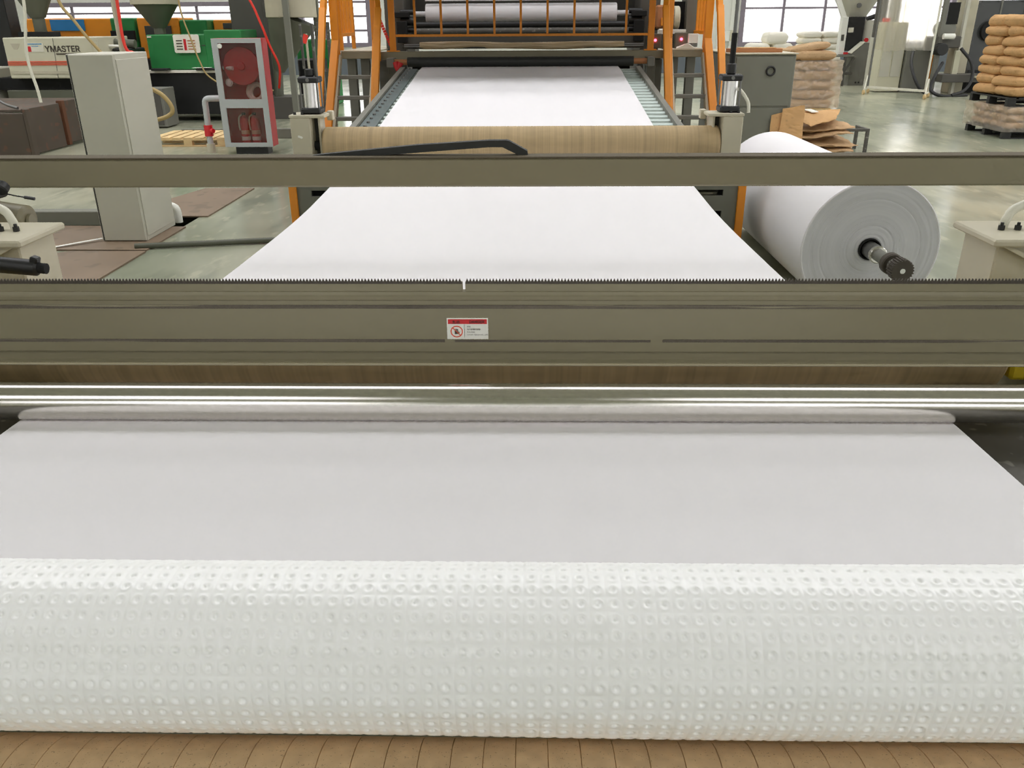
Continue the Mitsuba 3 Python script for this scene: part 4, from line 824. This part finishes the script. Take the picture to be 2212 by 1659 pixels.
for row in range(3):
    for j in range(2):
        one('kraft_sack', low[(row + j) % 3], None, 'dull kraft sack under clear wrap below the tall stack, %s layer, %s' % (('bottom', 'middle', 'top')[row], 'near end' if j == 0 else 'far end'), 'sack', group='wrapped kraft sacks on the floor pallet', tw=TR().translate([7.24, 12.93 + .54 * j, .18 + row * .102]))
    one('kraft_sack', low[row], None, 'shaded wrapped kraft sack at the picture edge below the tall stack, %s layer' % ('bottom', 'middle', 'top')[row], 'sack', group='wrapped kraft sacks on the floor pallet', tw=TR().translate([7.72, 12.95, .18 + row * .102]).scale([1.0, 1.05, 1.0]))
def crumple(x0, pts, n=40, m=16, amp=.03, seed=1, fq=(7, 7, 9)):
    """a plastic film hanging along a polyline of (x, y) from z0 to z1, wrinkled"""
    P = np.array(pts); d = np.r_[0, np.cumsum(np.linalg.norm(np.diff(P, axis=0), axis=1))]; s = np.linspace(0, d[-1], n)
    X = np.interp(s, d, P[:, 0]); Y = np.interp(s, d, P[:, 1]); Zs = np.linspace(x0[0], x0[1], m)
    t = np.gradient(np.stack([X, Y], 1), axis=0); t /= np.linalg.norm(t, axis=1, keepdims=True)
    Q = np.stack([np.repeat(X[:, None], m, 1), np.repeat(Y[:, None], m, 1), np.repeat(Zs[None], n, 0)], -1)
    w = (meshkit.fbm(Q * np.array(fq), 4, seed) - .5) * 2 * amp
    Q[..., 0] += -t[:, 1][:, None] * w; Q[..., 1] += t[:, 0][:, None] * w
    ix = np.arange(n * m).reshape(n, m); q = grid_faces(ix)
    return TM(Q.reshape(-1, 3), np.vstack([q[:, [0, 1, 2]], q[:, [0, 2, 3]]]))
one('stretch_wrap', crumple((.1, .45), [(7.9, 12.60), (6.96, 12.58), (6.94, 13.2), (6.96, 13.85)], 110, 30, .045, 2), 'm_wrap', 'crinkled clear plastic wrap around the low stack under the tall kraft stack', 'plastic wrap', smooth=True)

# sack stack behind the grey control cabinet
st = [mikit.ply(bag_mesh(80 + i, L=.7, Wd=.86, H=.185), 'm_kraftdull', 55) for i in range(3)]
st2 = [mikit.ply(bag_mesh(90 + i, L=.7, Wd=.86, H=.17), 'm_kraft2', 55) for i in range(2)]
for i in range(5):
    one('kraft_sack', st[i % 3], None, 'wrapped dull kraft sack behind the grey control cabinet, %s of its stack' % ('bottom', 'second from bottom', 'middle', 'third from top', 'second wrapped one down')[i], 'sack', group='sacks behind the grey control cabinet', tw=TR().translate([5.62 + .03 * (i % 2), 17.5, .1 + i * .175]).rotate([0, 0, 1], 3 * (i % 3 - 1)))
one('kraft_sack', st2[0], None, 'plump brown kraft sack lying on the wrapped sacks behind the control cabinet', 'sack', group='sacks behind the grey control cabinet', tw=TR().translate([5.55, 17.45, .985]))
one('kraft_sack', st2[1], None, 'pointed brown kraft sack topmost behind the control cabinet', 'sack', group='sacks behind the grey control cabinet', tw=TR().translate([5.5, 17.5, 1.115]).rotate([0, 1, 0], -9).scale([.9, .9, .8]))
one('kraft_sack', st2[0], None, 'flat kraft sack just above the grey control cabinet top, left of the pointed sack', 'sack', group='sacks behind the grey control cabinet', tw=TR().translate([4.85, 17.5, 1.06]).scale([.7, .8, .6]))
one('sack_base', bx(4.9, 6.0, 17.15, 17.85, 0, .02), 'm_wood', 'board under the sacks behind the grey control cabinet', 'board')
one('stretch_wrap', crumple((.03, .9), [(5.15, 17.06), (6.1, 17.05), (6.16, 17.5), (6.12, 17.9)], 80, 50, .06, 4), 'm_wrap', 'wrinkled clear film around the sacks behind the grey control cabinet', 'plastic wrap', smooth=True)

# empty kraft sacks thrown on a heap
def slab(pts, th, seed, bend=.05, n=18):
    """a crumpled flat sack: bilinear patch over four 3-D corners, given thickness"""
    a, b, c, d = [np.array(p, float) for p in pts]; u, v = np.meshgrid(np.linspace(0, 1, n), np.linspace(0, 1, n), indexing='ij'); u, v = u[..., None], v[..., None]
    P = a * (1 - u) * (1 - v) + b * u * (1 - v) + c * u * v + d * (1 - u) * v
    P[..., 2] += (meshkit.fbm(P * 3 + seed, 3, seed) - .5) * bend * 2 + (meshkit.noise(P * 14 + seed, seed) - .5) * bend * .5
    P[..., 0] += (meshkit.noise(P * 7 + seed, seed + 2) - .5) * bend
    T_, B_ = P.copy(), P.copy(); fat = (16 * u * (1 - u) * v * (1 - v))[..., 0] ** .5; T_[..., 2] += th / 2 * fat + .004; B_[..., 2] -= th / 2 * fat + .004
    ix = np.arange(n * n).reshape(n, n); q = [grid_faces(ix), grid_faces(ix)[:, ::-1] + n * n]
    for e in (ix[:, 0], ix[-1], ix[:, -1][::-1], ix[0][::-1]): q.append(np.stack([e[:-1], e[1:], e[1:] + n * n, e[:-1] + n * n], 1)[:, ::-1])
    q = np.vstack(q); return TM(np.vstack([T_.reshape(-1, 3), B_.reshape(-1, 3)]), np.vstack([q[:, [0, 1, 2]], q[:, [0, 2, 3]]]))
Y_ = 11.0
heap = [([(3.35, 10.9, .06), (4.25, 10.95, .06), (4.35, 11.6, .08), (3.4, 11.6, .08)], .08, 'bottom'),
        ([(3.4, 10.85, .15), (4.32, 11.0, .13), (4.2, 11.6, .2), (3.35, 11.55, .18)], .06, 'second from bottom'),
        ([(3.5, 10.8, .24), (4.22, 11.0, .28), (4.1, 11.6, .3), (3.4, 11.5, .28)], .06, 'third from bottom'),
        ([(3.45, 10.85, .34), (4.25, 11.05, .36), (4.05, 11.6, .4), (3.4, 11.5, .36)], .05, 'second from top')]
for p_, th, o in heap: one('paper_sack', slab(p_, th, len(o)), 'm_kraft2', 'empty brown paper sack in the heap beside the white roll, %s' % o, 'sack', smooth=40, group='empty paper sacks in the heap')
k = thing('paper_sack', 'topmost empty paper sack of the heap, with a white sticker', 'sack', 'empty paper sacks in the heap')
part(k, 'sack', slab([(3.58, 10.75, .40), (3.95, 10.95, .46), (4.18, 11.45, .53), (3.38, 11.35, .5)], .05, 3, .03), 'm_kraft', smooth=40)
part(k, 'sticker', slab([(3.70, 11.13, .525), (3.79, 11.145, .53), (3.74, 11.33, .548), (3.65, 11.315, .545)], .002, 3, .0, 4), 'm_white')
for pts, o in (([(3.06, 10.36, .08), (3.38, 10.34, .06), (3.40, 10.47, .66), (3.14, 10.47, .63)], 'right one of the two leaning'), ([(3.0, 10.41, .06), (3.2, 10.41, .06), (3.28, 10.49, .62), (3.02, 10.49, .55)], 'left one of the two leaning')):
    one('paper_sack', slab([(a, b, c) for a, b, c in pts], .03, 5, .02), 'm_kraft', 'folded brown paper sack, %s against the grey control cabinet' % o, 'sack', smooth=40, group='paper sacks leaning on the control cabinet')
k = thing('tube_stand', 'low square steel tube stand beside the heap of paper sacks', 'stand')
part(k, 'top_bar', bx(4.0, 4.53, 11.28, 11.32, .27, .305, .003), 'm_darksteel'); part(k, 'leg', bx(4.49, 4.53, 11.28, 11.32, 0, .27, .003), 'm_darksteel'); part(k, 'top_bar', bx(4.49, 4.53, 11.32, 11.7, .27, .305, .003), 'm_darksteel'); part(k, 'leg', bx(4.49, 4.53, 11.66, 11.7, 0, .27, .003), 'm_darksteel')

# white bags by the far window
wb = [mikit.ply(bag_mesh(110 + i, L=.8, Wd=.62, H=.34), 'm_whitebag', 55) for i in range(3)]
ws = [mikit.ply(bag_mesh(120 + i, L=.7, Wd=.6, H=.17), 'm_whitebag', 55) for i in range(3)]
for (x, z, s), w in zip(((6.72, .84, 1), (7.38, .84, 1), (7.2, 1.13, 1.0)), ('left lower one', 'right lower one', 'upper one')):
    one('white_sack', wb[int(x * 10) % 3], None, 'plump white bulk bag below the big far window, %s' % w, 'bag', group='white bulk bags by the window', tw=TR().translate([x, 26.2, z]))
one('bag_table', bx(6.3, 8.0, 25.8, 26.7, 0, .68, .01), 'm_whitebag', 'pale pallet load carrying the white bulk bags by the window', 'pallet load')
for i in range(8):
    for j, x in enumerate((8.25, 8.86)):
        one('white_sack', ws[(i + j) % 3], None, 'white sack in the tall stack beside the console, %s row, %s column' % (('bottom', 'second', 'third', 'fourth', 'fifth', 'sixth', 'seventh', 'top')[i], ('left', 'right')[j]), 'bag', group='white sacks stacked by the console', tw=TR().translate([x, 26.4, .1 + i * .16 + (.0 if j else -.0)]))

# machine with cone hopper, console, table, columns
K = thing('white_machine', 'white framed machine with a grey cone hopper and black panel near the far window', 'machine')
part(K, 'cone', cyl((8.8, 24.5, 2.6), (8.8, 24.5, 1.68), .85, 32, r2=.3), 'm_cab', smooth=35); part(K, 'cone_port', cyl((8.72, 24.03, 1.95), (8.72, 24.0, 1.95), .06, 20), 'm_steel')
part(K, 'frame_post', bar((8.05, 24, 2.3), (8.42, 24, 1.55), .1, .12), 'm_white'); part(K, 'frame_post', bx(8.3, 8.46, 23.9, 24.1, .75, 1.68, .01), 'm_white')
part(K, 'black_panel', bx(8.5, 8.93, 24.0, 24.2, .85, 1.68, .006), 'm_black'); part(K, 'switch', bx(8.33, 8.40, 23.885, 23.9, 1.1, 1.25), 'm_dkgrey'); part(K, 'side_tank', cyl((9.1, 24.2, .6), (9.1, 24.2, 1.6), .16, 24), 'm_cab', smooth=35); part(K, 'pipe_top', cyl((9.0, 24.1, 1.62), (9.3, 24.1, 1.72), .06, 16), 'm_black', smooth=35); part(K, 'panel_label', bx(8.52, 8.66, 23.99, 24.0, 1.3, 1.42), 'm_hose')
CN = thing('console', 'grey operator console with sloping pale panel and red stop button', 'console')
part(CN, 'cabinet', prism([(8.57, 0.0), (9.05, .0), (9.05, 1.05), (8.87, 1.05), (8.57, .78)], 23.6, 23.95, 'y'), 'm_frame'); part(CN, 'panel', bar((8.55, 23.77, .795), (8.87, 23.77, 1.075), .33, .02, up=(-.66, 0, .75)), 'm_hose')
for sx in (0, .08): part(CN, 'cable_gland', cyl((8.77 + sx, 23.6, .08), (8.77 + sx, 23.58, .08), .02, 12), 'm_black')
part(CN, 'stop_button', cyl((8.93, 23.75, 1.12), (8.93, 23.69, 1.12), .05, 18), 'm_red', smooth=35); part(CN, 'stop_stem', cyl((8.93, 23.8, 1.05), (8.93, 23.8, 1.16), .03, 12), 'm_white'); part(CN, 'red_button', cyl((8.47, 23.8, .77), (8.47, 23.8, .82), .06, 18), 'm_red', smooth=35); part(CN, 'side_board', bx(8.3, 8.57, 23.65, 23.9, .755, .77, .004), 'm_greygreen')
part(CN, 'cables', cat_([tube([(9.08, 23.8, .7), (9.15, 23.75, .5), (9.11, 23.75, .3), (9.08, 23.8, .06)], .03, 8, 16), tube([(9.12, 23.8, .75), (9.2, 23.7, .5), (9.16, 23.7, .06)], .025, 8, 16)]), 'm_black', smooth=60)
k = thing('work_table', 'low table frame with dark legs left of the operator console', 'table')
part(k, 'top', bx(8.0, 8.6, 23.4, 23.9, .72, .75, .004), 'm_greygreen'); part(k, 'leg', bx(8.32, 8.38, 23.4, 23.46, 0, .72), 'm_dkgrey'); part(k, 'leg', bx(8.02, 8.08, 23.8, 23.86, 0, .72), 'm_dkgrey'); part(k, 'brace', bar((8.36, 23.43, .35), (8.58, 23.43, .7), .05, .05), 'm_dkgrey'); part(k, 'lower_shelf', bx(8.3, 8.58, 23.42, 23.7, .28, .34), 'm_dkgrey')
one('grey_post', bx(8.68, 8.96, 22.6, 22.8, 0, 1.2, .01), 'm_cab', 'grey equipment cabinet just right of the operator console', 'cabinet')
one('steel_column', cat_([bx(9.30, 9.38, 23.3, 23.5, 0, HZ, .004), bx(9.38, 9.50, 23.39, 23.41, 0, HZ), bx(9.50, 9.54, 23.3, 23.5, 0, HZ, .004)]), 'm_cab', 'pale grey steel roof column behind the strip curtain', 'column')
one('dark_column', bx(8.70, 8.94, 22.62, 22.78, 1.2, 2.8, .01), 'm_dkgrey', 'dark grey duct above the grey equipment cabinet', 'duct')

# wheeled frame with a clear plastic curtain
SC = thing('curtain_frame', 'wheeled pale frame hung with clear plastic strips', 'frame')
part(SC, 'post', cyl((8.08, 20.9, .13), (8.08, 20.9, 2.4), .022, 12), 'm_steel', smooth=35); part(SC, 'post', cyl((8.86, 19.6, .13), (8.86, 19.6, 2.4), .022, 12), 'm_hose', smooth=35)
part(SC, 'bottom_bar', bar((8.08, 20.9, .15), (8.88, 19.58, .15), .05, .05), 'm_hose')
for x, yy in ((8.06, 20.93), (8.88, 19.55)):
    part(SC, 'foot_brace', cat_([bar((x, yy, .4), (x - .12, yy - .22, .12), .025, .025), bar((x, yy, .4), (x + .12, yy + .2, .12), .025, .025), bar((x - .14, yy - .25, .11), (x + .14, yy + .23, .11), .03, .03)]), 'm_hose'); part(SC, 'castor', cyl((x - .16, yy - .25, .05), (x - .12, yy - .25, .05), .05, 16), 'm_wood', smooth=35); part(SC, 'castor', cyl((x + .12, yy + .23, .05), (x + .16, yy + .23, .05), .05, 16), 'm_wood', smooth=35)
gg = np.random.default_rng(9)
for i in range(7):
    a, b = i / 7.0, (i + 1.12) / 7.0; pa = (8.08 + .78 * a, 20.9 - 1.3 * a); pb = (8.08 + .78 * b, 20.9 - 1.3 * b)
    part(SC, 'plastic_strip', crumple((.95 + float(gg.uniform(-.04, .04)), 2.4), [pa, ((pa[0] + pb[0]) / 2 - .02, (pa[1] + pb[1]) / 2 - .01), pb], 16, 12, .05, 20 + i, (16, 16, .7)), 'm_plastic', smooth=True)
k = thing('white_cupboard', 'tall pale cupboard with two recessed doors behind the plastic strips', 'cupboard')
part(k, 'body', bx(8.42, 8.97, 21.3, 21.8, .02, 1.55, .01), 'm_cream')
for a in (8.45, 8.71): part(k, 'door', bx(a, a + .23, 21.285, 21.2995, .35, 1.48, .004), 'm_cab')
one('red_crate', bx(8.44, 8.56, 21.4, 21.6, 1.552, 1.64, .006), 'm_redbright', 'small red box on top of the tall pale cupboard', 'box')
one('grey_box', bx(8.99, 9.55, 21.2, 21.8, 0, 1.0, .01), 'm_frame', 'dark grey cabinet right of the tall pale cupboard', 'cabinet')
one('orange_cover', cat_([bx(9.6, 9.95, 21.6, 21.7, .42, .95, .01), bx(9.62, 9.93, 21.61, 21.69, 0, .42)]), 'm_orange', 'orange machine cover right of the plastic strips', 'panel')
MX = thing('mixer_machine', 'tall dark machine with drooping black hoses right of the plastic strips', 'machine')
part(MX, 'column', bx(9.98, 10.3, 20.9, 21.3, 0, 2.6, .02), 'm_hopper2'); part(MX, 'frame', bx(9.4, 9.5, 20.6, 20.7, 0, 2.4, .006), 'm_frame'); part(MX, 'frame', bx(9.9, 9.97, 20.6, 20.7, 0, 2.4, .006), 'm_cab')
part(MX, 'head', bx(9.35, 9.95, 20.6, 21.2, 1.0, 1.25, .02), 'm_dkgrey'); part(MX, 'motor', cyl((9.6, 20.6, 1.4), (9.6, 21.1, 1.4), .16, 24, c=.01), 'm_frame', smooth=35); part(MX, 'window', bx(9.5, 9.75, 20.59, 20.6, 1.5, 1.95), 'm_blackmatt'); part(MX, 'white_pipe', cyl((9.45, 20.5, 1.25), (9.7, 20.5, 1.25), .06, 16), 'm_white', smooth=35)
part(MX, 'motor', cyl((9.45, 20.4, .98), (9.45, 20.8, .98), .13, 24, c=.01), 'm_black', smooth=35); part(MX, 'bed', bx(9.5, 11.2, 20.3, 20.8, .28, .45, .01), 'm_dkgrey'); part(MX, 'bench_edge', bx(10.2, 11.6, 20.2, 20.3, .38, .42, .004), 'm_post'); part(MX, 'guide', bx(9.8, 9.92, 20.5, 20.58, .42, .95, .004), 'm_cream')
for pts in ([(9.0, 20.9, .95), (8.75, 20.3, .7), (8.75, 20.0, .4), (8.9, 19.9, .15), (9.1, 19.9, .05)], [(9.85, 20.4, 1.0), (10.05, 20.2, .7), (10.08, 20.1, .35), (9.9, 20.0, .12), (9.6, 19.9, .03)], [(9.5, 20.4, .7), (9.3, 20.2, .45), (9.2, 20.1, .15), (9.4, 19.9, .02), (10.0, 20.0, .03)]):
    part(MX, 'hose', tube(pts, .035, 10, 30), 'm_black', smooth=60)
DM = thing('cooling_unit', 'large dark machine with glassy sheeted panels behind the tall kraft stack', 'machine')
part(DM, 'frame', bx(10.4, 13.5, 21.0, 22.0, 0, .4, .01), 'm_blackmatt'); part(DM, 'body', bx(10.5, 13.5, 21.2, 22.0, .4, 2.0, .01), 'm_screen')
for i, x in enumerate((10.4, 10.95, 11.5, 12.05)): part(DM, 'glass_panel', bx(x, x + .5, 21.1, 21.12, .5, 1.95), 'm_screen'); part(DM, 'panel_frame', bx(x + .5, x + .54, 21.08, 21.13, .4, 2.0, .004), 'm_frame')
part(DM, 'fan_housing', cyl((10.75, 21.09, 1.35), (10.75, 21.0, 1.35), .22, 28), 'm_blackmatt', smooth=35)
# electric boxes on the far wall
for x, z, w, h, l in ((6.98, 1.02, .3, .34, 'white electric box on the far wall left of the big window'), (7.0, 1.06, 0, 0, '')):
    if w: one('electric_box', bx(6.45, 6.7, 29.85, 29.97, .98, 1.3, .006), 'm_white', l, 'electric box')
one('wall_notice', bx(6.74, 6.98, 29.95, 29.97, 1.0, 1.32), 'm_cream', 'cream notice with brown lines beside the white electric box', 'notice')
one('wall_pipe', cyl((6.6, 29.92, 0), (6.6, 29.92, .98), .04, 12), 'm_cab', 'grey pipe running down from the white electric box', 'pipe', smooth=35)
